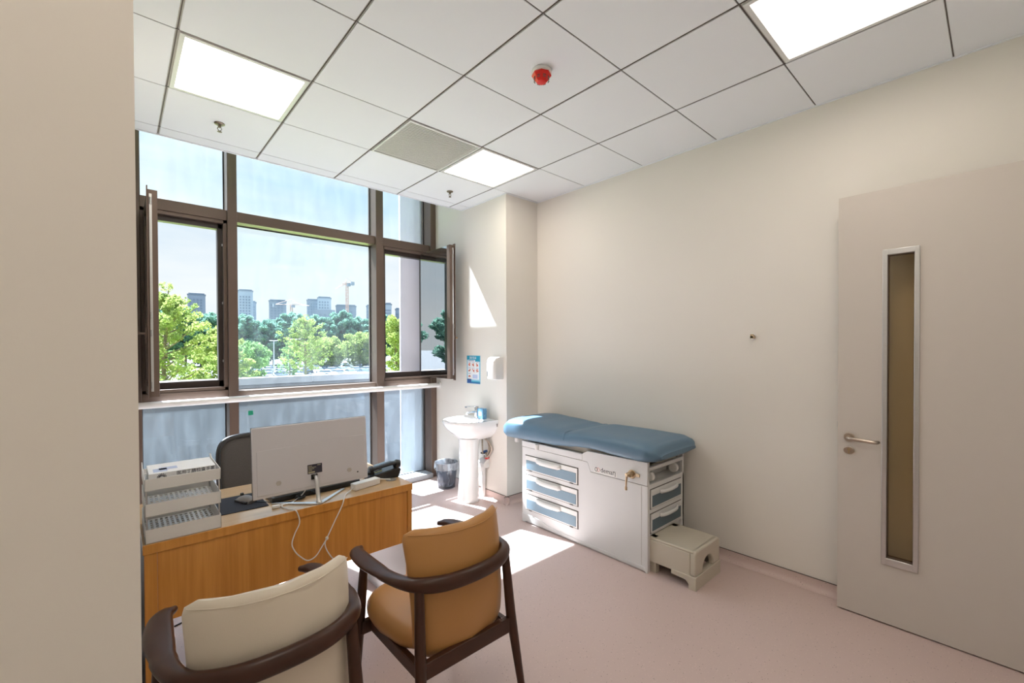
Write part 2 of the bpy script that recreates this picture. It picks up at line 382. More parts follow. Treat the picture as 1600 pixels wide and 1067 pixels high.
# coved skirting of the floor vinyl
def skirting(name, p0, p1, nrm):
    p0 = Vector(p0); p1 = Vector(p1); n = Vector(nrm)
    prof = [(0.001, 0.0), (0.045, 0.0), (0.045, 0.001), (0.030, 0.004), (0.016, 0.012), (0.008, 0.026), (0.0055, 0.05), (0.005, 0.068), (0.001, 0.068)]
    bm = BM(); loft(bm, [[p+n*a+Vector((0, 0, b+0.0005)) for a, b in prof] for p in (p0, p1)])
    o = struct(name, bm, 'floor', ang=60)
    bm = BM(); loft(bm, [[p+n*a+Vector((0, 0, b)) for a, b in ((0.0005, 0.068), (0.0065, 0.068), (0.0065, 0.0715), (0.0005, 0.0715))] for p in (p0, p1)])
    obj('top_seam', bm, 'groove', o)
skirting('baseboard_right', (3.0, -3.09, 0), (3.0, 0.615, 0), (-1, 0, 0))
skirting('baseboard_corner', (2.53, 0.62, 0), (2.999, 0.62, 0), (0, -1, 0))
skirting('baseboard_pillar', (2.572, 0.58, 0), (2.572, 1.85, 0), (-1, 0, 0))
skirting('baseboard_left', (-0.203, -1.79, 0), (-0.203, 1.85, 0), (1, 0, 0))

# ---------------------------------------------------------------- window wall
win = struct('window_1', loc=(1.2, 1.95, 0))
YF, YB = 1.87, 2.07
for (x0, x1) in ((-0.203, -0.085), (0.49, 0.562), (1.832, 1.914), (2.50, 2.572)):
    bm = BM(); box(bm, x0, x1, YF, YB, 0.0, 3.76); obj('mullion', bm, 'frame', win, bevel=0.003)
bays = [(-0.085, 0.49), (0.562, 1.832), (1.914, 2.50)]
for k, (x0, x1) in enumerate(bays):
    bm = BM(); box(bm, x0, x1, 1.895, YB, 2.62, 2.71); obj('transom', bm, 'frame', win, bevel=0.003)
    bm = BM(); box(bm, x0, x1, 1.895, YB, 1.045, 1.145 if k == 1 else 1.16); obj('transom', bm, 'frame', win, bevel=0.003)
    bm = BM(); box(bm, x0, x1, 1.90, YB, 3.68, 3.76); obj('head_rail', bm, 'frame', win)
    bm = BM(); box(bm, x0, x1, 1.84, YB, 0.0, 0.055); obj('bottom_rail', bm, 'coping', win, bevel=0.004)
    gl = [(2.71, 3.68, 'glass'), (0.055, 1.045, 'glass_low')] + ([(1.145, 2.62, 'glass')] if k == 1 else [])
    for z0, z1, g in gl:
        bm = BM(); box(bm, x0, x1, 2.03, 2.036, z0, z1); obj('glass_pane', bm, g, win)
        bm = BM()
        for bb in ((x0, x0+0.008, z0, z1), (x1-0.008, x1, z0, z1), (x0, x1, z0, z0+0.006), (x0, x1, z1-0.008, z1)): box(bm, bb[0], bb[1], 2.022, 2.0295, bb[2], bb[3])
        obj('gasket', bm, 'gasket', win)
# opening frames of the side bays
for s, (x0, x1) in ((0, bays[0]), (1, bays[2])):
    bm = BM(); w = 0.028
    for bb in ((x0, x0+w, 1.16, 2.62), (x1-w, x1, 1.16, 2.62), (x0, x1, 1.16, 1.16+w), (x0, x1, 2.62-w, 2.62)): box(bm, bb[0], bb[1], 1.905, 1.955, bb[2], bb[3])
    obj('opening_frame', bm, 'frame', win, bevel=0.003)
    bm = BM(); w = 0.062
    for bb in ((x0, x0+w, 1.17, 2.60), (x1-w, x1, 1.17, 2.60), (x0, x1, 1.17, 1.245), (x0, x1, 2.55, 2.61)): box(bm, bb[0], bb[1], 1.955, 2.03, bb[2], bb[3])
    obj('inner_rebate', bm, mat('rebate_dark_brown', (0.035, 0.022, 0.018), 0.4), win, bevel=0.004)
    bm = BM()
    for zz in (1.4, 1.9, 2.4): box(bm, x1-0.034 if s == 0 else x0+0.028, x1-0.028 if s == 0 else x0+0.034, 1.925, 1.945, zz, zz+0.02)
    obj('striker_plate', bm, 'alu', win)
    # open casement sash, hinged on the outer side and swung square into the room
    xa, xb = (-0.068, -0.008) if s == 0 else (2.378, 2.434)
    ya, yb, z0, z1 = 1.30, 1.90, 1.185, 2.60; w = 0.062
    bm = BM()
    for bb in ((ya, ya+w, z0, z1), (yb-w, yb, z0, z1), (ya+w, yb-w, z0, z0+w), (ya+w, yb-w, z1-w, z1)): box(bm, xa+(0.006 if s == 0 else 0.014), xb, bb[0], bb[1], bb[2], bb[3])
    sash = obj('casement_sash', bm, 'frame', win, bevel=0.003)
    bm = BM(); box(bm, xa, xa+0.0065, ya-0.018, ya+0.02, z0-0.014, z1+0.02) if s == 0 else box(bm, xb-0.001, xb+0.006, ya-0.018, ya+0.02, z0-0.014, z1+0.014)
    obj('sash_lip', bm, 'frame', sash)
    bm = BM(); xm = xa+0.022 if s == 0 else xb-0.016
    box(bm, xm-0.007, xm+0.007, ya-0.006, ya+0.001, z0+0.04, z1-0.03); 
    for zz in (z0+0.06, 1.60, 1.72, z1-0.10): cyl(bm, (xm, ya-0.011, zz), (xm, ya-0.011, zz+0.045), 0.006, seg=10)
    obj('lock_strip', bm, 'alu', sash)
    if s:
        bm = BM(); box(bm, xa+0.002, xa+0.0142, ya, ya+0.058, z0, z1); obj('outer_stile', bm, 'frame', sash, bevel=0.002)
    bm = BM(); xg = (xa+xb)/2 if s == 0 else xa+0.009
    box(bm, xg-0.003, xg+0.003, *((ya+w-0.004, yb-w+0.004, z0+w-0.004, z1-w+0.004) if s == 0 else (ya+0.058, yb, z0+0.004, z1-0.004))); obj('sash_glass', bm, 'glass_sash', sash)
    bm = BM(); sg = -1 if s == 0 else 1; hx = xa-0.001 if s == 0 else xb+0.001; xs = sorted((hx, hx+sg*0.012)); yc = ya+0.032
    box(bm, xs[0], xs[1], yc-0.014, yc+0.014, 1.555, 1.66)
    cyl(bm, (hx+sg*0.012, yc, 1.62), (hx+sg*0.045, yc, 1.62), 0.008, seg=12)
    box(bm, *sorted((hx+sg*0.040, hx+sg*0.055)), yc-0.012, yc+0.012, 1.612, 1.632)
    obj('handle', bm, 'brass' if s else 'frame', sash, bevel=0.002)
    bm = BM()
    for zz in (1.28, 1.9, 2.5): cyl(bm, (xb if s else xa+0.01, yb+0.006, zz-0.04), (xb if s else xa+0.01, yb+0.006, zz+0.04), 0.008, seg=10)
    obj('hinge', bm, 'frame', sash)
bm = BM(); box(bm, 0.66, 0.70, 2.0225, 2.0235, 0.905, 0.945); obj('sticker', bm, 'green', win)

# white rail tube in front of the window
rail = thing('guard_rail', 'white horizontal rail tube running in front of the window at sill height', 'rail', (1.19, 1.80, 1.08))
bm = BM(); cyl(bm, (-0.195, 1.80, 1.082), (2.565, 1.80, 1.082), 0.026, seg=24); obj('tube', bm, 'white', rail)
for x0, x1 in ((-0.203, -0.19), (2.558, 2.572)):
    bm = BM(); cyl(bm, (x0, 1.80, 1.082), (x1, 1.80, 1.082), 0.042, seg=24); obj('wall_flange', bm, 'white', rail, bevel=0.002)

# ---------------------------------------------------------------- door leaf
door = struct('door_1', loc=(2.87, -1.94, 0))
Y0, Y1 = -2.96, -1.943
bm = BM(); gy0, gy1, gz0, gz1 = -2.272, -2.158, 0.365, 2.01
box(bm, 2.87, 2.915, Y0, gy0, 0.008, 2.365); box(bm, 2.87, 2.915, gy1, Y1, 0.008, 2.365)
box(bm, 2.87, 2.915, gy0, gy1, 0.008, gz0); box(bm, 2.87, 2.915, gy0, gy1, gz1, 2.365)
leaf = obj('leaf', bm, 'door', door)
bm = BM(); fy0, fy1, fz0, fz1 = -2.290, -2.140, 0.33, 2.037
for a, b, c, d in ((fy0, gy0+0.004, fz0, fz1), (gy1-0.004, fy1, fz0, fz1), (gy0, gy1, fz0, gz0+0.004), (gy0, gy1, gz1-0.004, fz1)): box(bm, 2.860, 2.8705, a, b, c, d)
obj('vision_frame', bm, 'alu', door, bevel=0.003)
bm = BM()
for a, b, c, d in ((gy0, gy0+0.005, gz0, gz1), (gy1-0.006, gy1, gz0, gz1), (gy0, gy1, gz0, gz0+0.006), (gy0, gy1, gz1-0.006, gz1)): box(bm, 2.8706, 2.91, a, b, c, d)
obj('vision_reveal', bm, 'frame', door)
bm = BM(); box(bm, 2.888, 2.894, gy0, gy1, gz0, gz1); obj('vision_glass', bm, 'glass_door', door)
bm = BM(); cyl(bm, (2.869, -1.997, 1.0), (2.861, -1.997, 1.0), 0.026, seg=28)
h = obj('handle_rose', bm, 'steel', door, bevel=0.002)
bm = BM(); tube(bm, smooth_pts([(2.862, -1.997, 1.0), (2.835, -1.997, 1.0), (2.818, -2.005, 1.0), (2.812, -2.03, 0.999), (2.812, -2.105, 0.995), (2.822, -2.125, 0.994), (2.842, -2.128, 0.994)], 6), 0.0095, 14); obj('lever', bm, 'steel', h)
bm = BM(); tube(bm, [(2.869, -1.997, 0.925), (2.861, -1.997, 0.925)], [(0.026, 0.021), (0.026, 0.021)], 28); lk = obj('lock_plate', bm, 'steel', door, bevel=0.002)
bm = BM(); cyl(bm, (2.861, -1.997, 0.931), (2.858, -1.997, 0.931), 0.0085, seg=16); box(bm, 2.8585, 2.861, -2.0005, -1.9935, 0.908, 0.931); obj('key_cylinder', bm, 'brass', lk)
bm = BM(); box(bm, 2.884, 2.90, Y1-0.001, Y1+0.006, 1.05, 1.08); obj('latch', bm, 'alu', door)
for z in (0.3, 1.2, 2.1):
    bm = BM(); cyl(bm, (2.925, Y0+0.01, z-0.05), (2.925, Y0+0.01, z+0.05), 0.009, seg=12); obj('hinge', bm, 'steel', door)

# ================================================================== CEILING FITTINGS
panel_lab = {(0, 0): 'square white ceiling light panel nearest the left wall, above the desk', (3, 0): 'square white ceiling light panel beside the air vent, in front of the wall corner',
             (3, -4): 'large bright square ceiling light panel in the top right, above the door side'}
panel_lab[(-2, -5)] = 'added unseen ceiling light panel furthest from the window, over the entrance recess'  # no such panel in view; added to brighten the near left wall
panel_lab[(0, -4)] = 'added unseen ceiling light panel overhead near the entrance, above the cream armchair side'  # assumed from the panel layout, added out of view for more light
LM = D.materials.new('lit_diffuser'); LM.use_nodes = True
t = LM.node_tree; t.nodes.clear(); o_ = N(t, 'ShaderNodeOutputMaterial'); em = N(t, 'ShaderNodeEmission')
em.inputs[0].default_value = (1.0, 0.90, 0.79, 1); em.inputs[1].default_value = PANEL; t.links.new(em.outputs[0], o_.inputs[0])
for (i, j) in sorted(PANELS):
    cx, cy = i*0.6+0.3, j*0.6+0.3
    L = thing('ceiling_light', panel_lab[(i, j)], 'ceiling light', (cx, cy, CH), 0, 'recessed ceiling light panels')
    bm = BM(); h_ = 0.29; w = 0.022
    for a, b, c, d in ((-h_, -h_+w, -h_, h_), (h_-w, h_, -h_, h_), (-h_+w, h_-w, -h_, -h_+w), (-h_+w, h_-w, h_-w, h_)): box(bm, cx+a, cx+b, cy+c, cy+d, CH-0.004, CH+0.018)
    obj('frame', bm, 'cream_metal', L, bevel=0.0015)
    bm = BM(); box(bm, cx-h_+w, cx+h_-w, cy-h_+w, cy+h_-w, CH+0.004, CH+0.012); obj('diffuser', bm, LM, L)
V = thing('ceiling_vent', 'square slatted grey air vent set in the ceiling tiles', 'air vent', (1.5, 0.3, CH))
bm = BM()
for a, b, c, d in ((1.208, 1.222, 0.005, 0.595), (1.778, 1.792, 0.005, 0.595), (1.222, 1.778, 0.005, 0.019), (1.222, 1.778, 0.581, 0.595)): box(bm, a, b, c, d, CH-0.006, CH+0.015)
obj('frame', bm, 'cream_metal', V)
bm = BM()
for k in range(30):
    y = 0.023+k*0.0186; box(bm, 1.222, 1.778, y, y+0.0088, CH-0.003, CH+0.001)
obj('slat', bm, 'white', V)
bm = BM(); box(bm, 1.212, 1.788, 0.01, 0.59, CH+0.014, CH+0.028); obj('duct', bm, 'groove', V)

S = thing('smoke_detector', 'red domed smoke detector on a white base under the ceiling', 'smoke detector', (1.481, -0.916, CH))
bm = BM(); lathe(bm, [(0.050, 0.0), (0.054, -0.006), (0.054, -0.018), (0.048, -0.022)], (1.481, -0.916, CH)); obj('base', bm, 'white', S)
bm = BM(); lathe(bm, [(0.051, -0.0221), (0.053, -0.030), (0.045, -0.040), (0.036, -0.052), (0.033, -0.058), (0.026, -0.064), (0.018, -0.066)], (1.481, -0.916, CH), 8); dm = obj('dome', bm, 'red', S, ang=25)
bm = BM()
for k in range(8):
    a = 2*math.pi*(k+0.5)/8; c = Vector((1.481+0.0405*math.cos(a), -0.916+0.0405*math.sin(a), CH-0.045))
    for q in (-1, 1): box(bm, c.x-0.002, c.x+0.002, c.y-0.008+q*0.0, c.y+0.008, c.z-0.0035+q*0.005-0.0012, c.z-0.0035+q*0.005+0.0012, Matrix.Rotation(a, 3, 'Z'), c)
obj('vent_slot', bm, 'groove', dm)
for nm, lab, x, y in (('left', 'small metal fire sprinkler under the ceiling beside the left light panel', 0.293, 0.883), ('right', 'small metal fire sprinkler under the ceiling near the wall corner', 2.139, 0.932)):
    P = thing('sprinkler', lab, 'sprinkler', (x, y, CH), 0, 'ceiling fire sprinklers')
    bm = BM(); lathe(bm, [(0.030, 0.0), (0.031, -0.004), (0.022, -0.010), (0.012, -0.012)], (x, y, CH), 24); obj('escutcheon', bm, 'bronze', P)
    bm = BM(); cyl(bm, (x, y, CH-0.012), (x, y, CH-0.026), 0.009, seg=12)
    for s in (-1, 1): tube(bm, [(x+s*0.008, y, CH-0.024), (x+s*0.012, y, CH-0.036), (x+s*0.002, y, CH-0.050)], 0.0022, 8)
    cyl(bm, (x, y, CH-0.048), (x, y, CH-0.053), 0.005, seg=10); obj('sprinkler_body', bm, 'bronze', P)
    bm = BM(); lathe(bm, [(0.013, 0), (0.014, -0.0015), (0.004, -0.003)], (x, y, CH-0.053), 16); obj('deflector', bm, 'bronze', P)

# wall fittings
K = thing('door_stop', 'small round chrome door catch alone on the cream right wall', 'door stop', (3.0, -1.448, 1.579))
bm = BM(); tube(bm, [(3.0, -1.448, 1.579), (2.992, -1.448, 1.579), (2.985, -1.448, 1.579)], [0.020, 0.020, 0.016], 24); k1 = obj('base', bm, 'chrome', K)
bm = BM(); cyl(bm, (2.985, -1.448, 1.579), (2.955, -1.448, 1.579), 0.009, seg=14); box(bm, 2.955, 2.968, -1.457, -1.439, 1.575, 1.600); obj('pin', bm, 'brass', k1)

po = thing('hand_washing_poster', 'small blue bordered poster with red hand drawings on the wall above the sink', 'poster', (2.5715, 1.147, 1.29))
def yz(bm, x, y0, y1, z0, z1, t=0.0004): box(bm, x-t, x, y0, y1, z0, z1)
# y grows away from the camera: the poster reads from high y (left) to low y (right)
bm = BM(); yz(bm, 2.5715, 1.030, 1.264, 1.135, 1.432, 0.002); obj('sheet', bm, 'pale_teal', po)
bm = BM(); yz(bm, 2.5694, 1.034, 1.260, 1.388, 1.430); yz(bm, 2.5694, 1.034, 1.115, 1.370, 1.390); obj('header', bm, 'teal', po)
bm = BM(); yz(bm, 2.5694, 1.050, 1.246, 1.180, 1.369); yz(bm, 2.5694, 1.118, 1.246, 1.369, 1.384); obj('panel', bm, 'paper', po)
bm = BM(); yz(bm, 2.5694, 1.034, 1.260, 1.139, 1.150); yz(bm, 2.5694, 1.185, 1.258, 1.150, 1.184); obj('footer', bm, 'navy', po)
bm = BM(); yz(bm, 2.5694, 1.034, 1.183, 1.151, 1.162); obj('footer_band', bm, 'teal', po)
rnd = random.Random(4)
bm = BM()
for (cy, cz) in [(1.215, 1.335), (1.147, 1.335), (1.078, 1.335), (1.215, 1.275), (1.147, 1.270), (1.080, 1.275), (1.215, 1.215)]:
    for q in range(4):
        a = rnd.uniform(-0.9, 0.9); l = rnd.uniform(0.010, 0.020); y = cy+rnd.uniform(-0.010, 0.010); z = cz+rnd.uniform(-0.010, 0.010)
        box(bm, 2.5685, 2.5689, y-l, y+l, z-0.0042, z+0.0042, Matrix.Rotation(a, 3, 'X'))
obj('hand_drawing', bm, 'coral', po)
bm = BM(); yz(bm, 2.5689, 1.075, 1.160, 1.190, 1.232); obj('note_block', bm, 'lavender', po)
bm = BM()
for (cy, cz) in [(1.215, 1.360), (1.147, 1.360), (1.078, 1.360), (1.215, 1.300), (1.147, 1.300), (1.080, 1.300), (1.215, 1.240)]: yz(bm, 2.5689, cy-0.020, cy+0.020, cz-0.0012, cz+0.0012)
yz(bm, 2.5689, 1.135, 1.235, 1.374, 1.379); obj('caption', bm, 'navy', po)
text_mesh('title', '洗手方法', 0.030, 'paper', po, (2.5685, 1.215, 1.398), (0, -1, 0), (0, 0, 1))

ds = thing('soap_dispenser', 'white wall mounted soap dispenser between the poster and the wall corner', 'soap dispenser', (2.5715, 0.73, 1.2))
bm = BM()
secs = []
for z, dd, hw in ((1.205, 0.095, 0.058), (1.212, 0.112, 0.062), (1.30, 0.120, 0.064), (1.38, 0.118, 0.064), (1.412, 0.104, 0.060), (1.424, 0.080, 0.052)):
    r = 0.028; s = []
    for (cxx, cyy, a0) in ((-dd+r, hw-r, 90), (-dd+r, -hw+r, 180)):
        for k in range(7):
            a = R(a0+k*15); s.append((2.5715+cxx+r*math.cos(a), 0.728+cyy+r*math.sin(a), z))
    s += [(2.5715, 0.728-hw, z), (2.5715, 0.728+hw, z)]; secs.append(s)
loft(bm, secs); obj('shell', bm, 'white', ds, ang=50)
bm = BM(); box(bm, 2.4495, 2.4512, 0.763, 0.768, 1.235, 1.285); obj('sight_window', bm, 'ink', ds)
bm = BM(); box(bm, 2.4492, 2.4515, 0.756, 0.774, 1.374, 1.381); obj('logo_print', bm, 'grey', ds)

# ================================================================== SINK
sk = thing('pedestal_sink', 'white ceramic pedestal wash basin against the wall by the window', 'sink', (2.38, 0.98, 0))
SX, SY = 2.572, 0.985
def basin_outline(dx, hw, n=40, back=0.0):
    pts = []
    for k in range(n+1):
        a = math.pi*k/n; c = math.cos(a); s = math.sin(a)
        pts.append((SX-back-0.12-(dx-0.12)*(s**0.9 if s > 0 else 0), SY+hw*(abs(c)**0.85)*(1 if c > 0 else -1)))
    return [(SX-back, SY+hw*0.98)]+pts+[(SX-back, SY-hw*0.98)]
bm = BM()
layers = [(0.60, 0.26, 0.10), (0.615, 0.29, 0.13), (0.66, 0.345, 0.185), (0.71, 0.40, 0.222), (0.755, 0.435, 0.240), (0.790, 0.45, 0.245), (0.800, 0.447, 0.243)]
secs = [[(x, y, z) for x, y in basin_outline(dx, hw)] for z, dx, hw in layers]
inner = [(0.800, 0.415, 0.210, 0.11), (0.790, 0.405, 0.202, 0.12), (0.74, 0.375, 0.175, 0.135), (0.70, 0.33, 0.13, 0.16), (0.69, 0.29, 0.06, 0.20)]
def inner_o(dx, hw, back, n=40):
    pts = []
    for k in range(n+1):
        a = math.pi*k/n; pts.append((SX-back-0.06-(dx-back-0.06)*math.sin(a), SY+hw*math.cos(a)))
    return [(SX-back, SY+hw*0.75)]+pts+[(SX-back, SY-hw*0.75)]
secs += [[(x, y, z) for x, y in inner_o(dx, hw, b)] for z, dx, hw, b in inner]
loft(bm, secs); bs = obj('basin', bm, 'white_gloss', sk, ang=60)
bm = BM(); lathe(bm, [(0.018, 0), (0.018, 0.004), (0.010, 0.005)], (2.32, SY, 0.690), 20); obj('drain', bm, 'chrome', bs)
bm = BM(); tube(bm, [(2.424, SY, 0.755), (2.43, SY, 0.755)], 0.009, 16); obj('overflow_hole', bm, 'groove', bs)
bm = BM(); box(bm, 2.548, 2.556, SY-0.2475, SY-0.2405, 0.735, 0.765); obj('mounting_slot', bm, 'grey', bs)
bm = BM()
secs = []
for z, r, cx in ((0.0, 0.115, 2.375), (0.02, 0.117, 2.375), (0.06, 0.112, 2.375), (0.3, 0.100, 2.380), (0.5, 0.104, 2.382), (0.62, 0.115, 2.385)):
    secs.append([(cx+r*1.0*math.cos(a)*(1 if math.cos(a) < 0 else 0.75), 0.945+0.02+r*math.sin(a), z) for a in [2*math.pi*k/32 for k in range(32)]])
loft(bm, secs); obj('pedestal', bm, 'white_gloss', sk)
fc = thing('basin_tap', 'chrome single lever tap standing on the white wash basin', 'tap', (2.50, 1.0, 0.80))
bm = BM(); lathe(bm, [(0.030, 0.0), (0.030, 0.006), (0.024, 0.010), (0.022, 0.085), (0.024, 0.10), (0.020, 0.112)], (2.50, 1.0, 0.80), 24); obj('tap_body', bm, 'chrome', fc)
bm = BM(); tube(bm, smooth_pts([(2.49, 1.0, 0.858), (2.44, 1.0, 0.868), (2.385, 1.0, 0.862), (2.372, 1.0, 0.850)], 5), [(0.015, 0.011)]*16, 14); obj('spout', bm, 'chrome', fc)
bm = BM(); tube(bm, smooth_pts([(2.515, 1.0, 0.915), (2.47, 1.0, 0.922), (2.40, 1.0, 0.925), (2.36, 1.0, 0.922)], 5), [(0.018, 0.007)]*16, 12); obj('lever', bm, 'chrome', fc)
bx = thing('soap_carton', 'small blue patterned carton standing on the basin beside the tap', 'carton', (2.50, 0.915, 0.8005))
bm = BM(); box(bm, 2.470, 2.525, 0.870, 0.945, 0.8005, 0.905); c1 = obj('carton', bm, 'bluebox', bx, bevel=0.002)
bm = BM(); box(bm, 2.4685, 2.4698, 0.885, 0.930, 0.835, 0.875); obj('front_print', bm, 'paper', c1)
hs = thing('water_hoses', 'tangle of braided water hoses and valves hanging behind the sink pedestal', 'plumbing', (2.55, 0.93, 0.6))
rnd = random.Random(8)
for k, pts in enumerate([[(2.50, 0.97, 0.62), (2.53, 0.90, 0.60), (2.545, 0.86, 0.52), (2.54, 0.89, 0.43), (2.555, 0.93, 0.46)], [(2.48, 0.93, 0.62), (2.52, 0.86, 0.585), (2.555, 0.83, 0.50), (2.54, 0.87, 0.42), (2.56, 0.90, 0.40)],
                         [(2.50, 0.91, 0.62), (2.49, 0.90, 0.54), (2.52, 0.93, 0.45), (2.56, 0.96, 0.44)], [(2.51, 0.94, 0.61), (2.555, 0.90, 0.57), (2.55, 0.85, 0.46), (2.53, 0.90, 0.405), (2.555, 0.95, 0.41)]]):
    bm = BM(); tube(bm, smooth_pts(pts, 8), 0.0075, 10); obj('hose', bm, 'hose' if k % 2 == 0 else 'steel', hs)
for (y, z, c) in ((0.93, 0.46, 'navy'), (0.90, 0.40, 'red'), (0.96, 0.44, 'gasket')):
    bm = BM(); cyl(bm, (2.571, y, z), (2.535, y, z), 0.012, seg=12); box(bm, 2.525, 2.537, y-0.015, y+0.015, z-0.006, z+0.006); obj('valve', bm, c, hs)
sb = thing('pipe_cover', 'small white plastic cover box fixed to the wall behind the sink pedestal', 'box', (2.55, 0.94, 0.33))
bm = BM(); prism(bm, [(2.5715, 0.30), (2.5715, 0.385), (2.545, 0.385), (2.50, 0.350), (2.50, 0.30)], 'y', 0.89, 1.0); obj('cover', bm, 'white', sb, bevel=0.003)
bm = BM(); cyl(bm, (2.545, 0.955, 0.0), (2.545, 0.955, 0.30), 0.022, seg=16); obj('waste_pipe', bm, 'white', sb)

# waste bin
bn = thing('waste_bin', 'round smoky plastic waste bin lined with a clear bag beside the sink', 'waste bin', (2.425, 1.45, 0))
bc = (2.425, 1.45, 0)
bm = BM(); lathe(bm, [(0.090, 0.0), (0.094, 0.004), (0.118, 0.262), (0.121, 0.262), (0.123, 0.274), (0.117, 0.274), (0.113, 0.255), (0.088, 0.008)], bc, 36); obj('bucket', bm, 'bin', bn)
bm = BM(); rings = []
rnd = random.Random(3); prof = [(0.129, 0.205), (0.131, 0.235), (0.128, 0.279), (0.119, 0.281), (0.109, 0.25), (0.098, 0.15), (0.085, 0.06), (0.06, 0.02)]
for i, (r, z) in enumerate(prof):
    rings.append([(bc[0]+(r+rnd.uniform(-0.008, 0.005)*(1 if i not in (2, 3) else 0.3))*math.cos(2*math.pi*k/48), bc[1]+(r+rnd.uniform(-0.008, 0.005)*(1 if i not in (2, 3) else 0.3))*math.sin(2*math.pi*k/48), z+rnd.uniform(-0.004, 0.004)) for k in range(48)])
loft(bm, rings, cap=False); obj('bin_bag', bm, 'bag', bn, ang=20)

# ================================================================== EXAM COUCH
ec = thing('examination_couch', 'blue padded examination couch on a cream drawer cabinet against the right wall', 'examination couch', (2.65, -0.39, 0))
X0, X1, YR, YL = 2.40, 2.90, -1.0, 0.22
bm = BM()
# carcass with an open slot at the foot end
prism(bm, [(X0+0.005, 0.0), (X1, 0.0), (X1, 0.585), (X0+0.005, 0.585)], 'y', YR+0.02, YL-0.004)
box(bm, X0+0.03, X1-0.03, YR+0.12, YL-0.02, 0.585, 0.70)
obj('carcass', bm, 'cream_metal', ec, bevel=0.003)
bm = BM()   # front skin: upright frame round the drawers, notch at the upper right
prism(bm, [(YL, 0.005), (YL, 0.652), (-0.496, 0.652), (-0.526, 0.583), (YR, 0.583), (YR, 0.0), (-0.99, 0.0), (-0.98, 0.03), (0.16, 0.03), (0.17, 0.005)], 'x', X0, X0+0.006)
fp = obj('side_panel', bm, 'cream_metal', ec, bevel=0.002)
bm = BM(); box(bm, X0-0.001, X0+0.004, YR+0.045, YR+0.048, 0.04, 0.575); obj('panel_seam', bm, 'tbar', fp)
bm = BM(); prism(bm, [(YL, 0.072), (0.05, 0.072), (-0.02, 0.062), (-0.12, 0.040), (-0.25, 0.036), (-0.98, 0.036), (-1.0, 0.0), (-0.985, 0.0), (-0.975, 0.012), (0.17, 0.012), (0.18, 0.0), (YL, 0.0)], 'x', X0-0.004, X0+0.001)
obj('plinth', bm, 'cream_metal', ec, bevel=0.002)
bm = BM(); prism(bm, [(YL+0.002, 0.655), (YL+0.002, 0.705), (-0.45, 0.705), (-0.45, 0.655)], 'x', X0-0.004, X0+0.02); obj('upper_rail', bm, 'cream_metal', ec, bevel=0.004)
bm = BM(); prism(bm, [(-0.453, 0.655), (-0.453, 0.712), (-0.50, 0.735), (YR-0.002, 0.745), (YR-0.002, 0.587), (-0.530, 0.587), (-0.500, 0.655)], 'x', X0-0.006, X0+0.018)
up_ = obj('upper_housing', bm, 'cream_metal', ec, bevel=0.002)
bm = BM(); prism(bm, [(-0.35, 0.587), (-0.35, 0.74), (YR, 0.74), (YR, 0.0), (-0.9, 0.0), (-0.9, 0.587)], 'x', X1-0.018, X1); obj('rear_panel', bm, 'cream_metal', ec, bevel=0.002)
bm = BM(); box(bm, X0-0.0005, X0+0.003, -0.526, YR, 0.5835, 0.5865); obj('housing_seam', bm, 'groove', up_)
# logo on the upper housing
bm = BM(); box(bm, X0-0.0068, X0-0.0058, -0.762, -0.560, 0.590, 0.630); lg = obj('logo_plate', bm, 'white', up_, bevel=0.0004)
text_mesh('logo_text', 'demaη', 0.048, 'ink', lg, (X0-0.0070, -0.620, 0.604), (0, -1, 0), (0, 0, 1), 0.0003)
for r0, m_ in ((0.0, 'pink'), (0.012, 'ink')):
    bm = BM(); c = Vector((X0-0.0072, -0.590+r0*0.0-(0.010 if r0 == 0 else -0.008), 0.616))
    pts = [c+Vector((0, 0.011*math.cos(a), 0.014*math.sin(a))) for a in [2*math.pi*k/24 for k in range(25)]]
    tube(bm, pts, 0.0016, 6, cap=False); obj('logo_ring', bm, m_, lg)
# crank
bm = BM(); cyl(bm, (X0-0.006, -0.885, 0.645), (X0-0.014, -0.885, 0.645), 0.030, seg=24); box(bm, X0-0.012, X0-0.006, -0.945, -0.885, 0.634, 0.656); ck = obj('crank_flange', bm, 'brass', ec, bevel=0.002)
bm = BM(); cyl(bm, (X0-0.014, -0.885, 0.645), (X0-0.040, -0.880, 0.645), 0.018, seg=20); cyl(bm, (X0-0.038, -0.880, 0.650), (X0-0.060, -0.872, 0.645), 0.015, 0.013, seg=16); obj('crank_hub', bm, 'brass', ck)
bm = BM(); tube(bm, [(X0-0.052, -0.873, 0.645), (X0-0.055, -0.870, 0.60), (X0-0.055, -0.868, 0.556)], [0.009, 0.0065, 0.006], 12); cyl(bm, (X0-0.055, -0.868, 0.562), (X0-0.055, -0.868, 0.542), 0.009, seg=12); obj('crank_lever', bm, 'brass', ck)
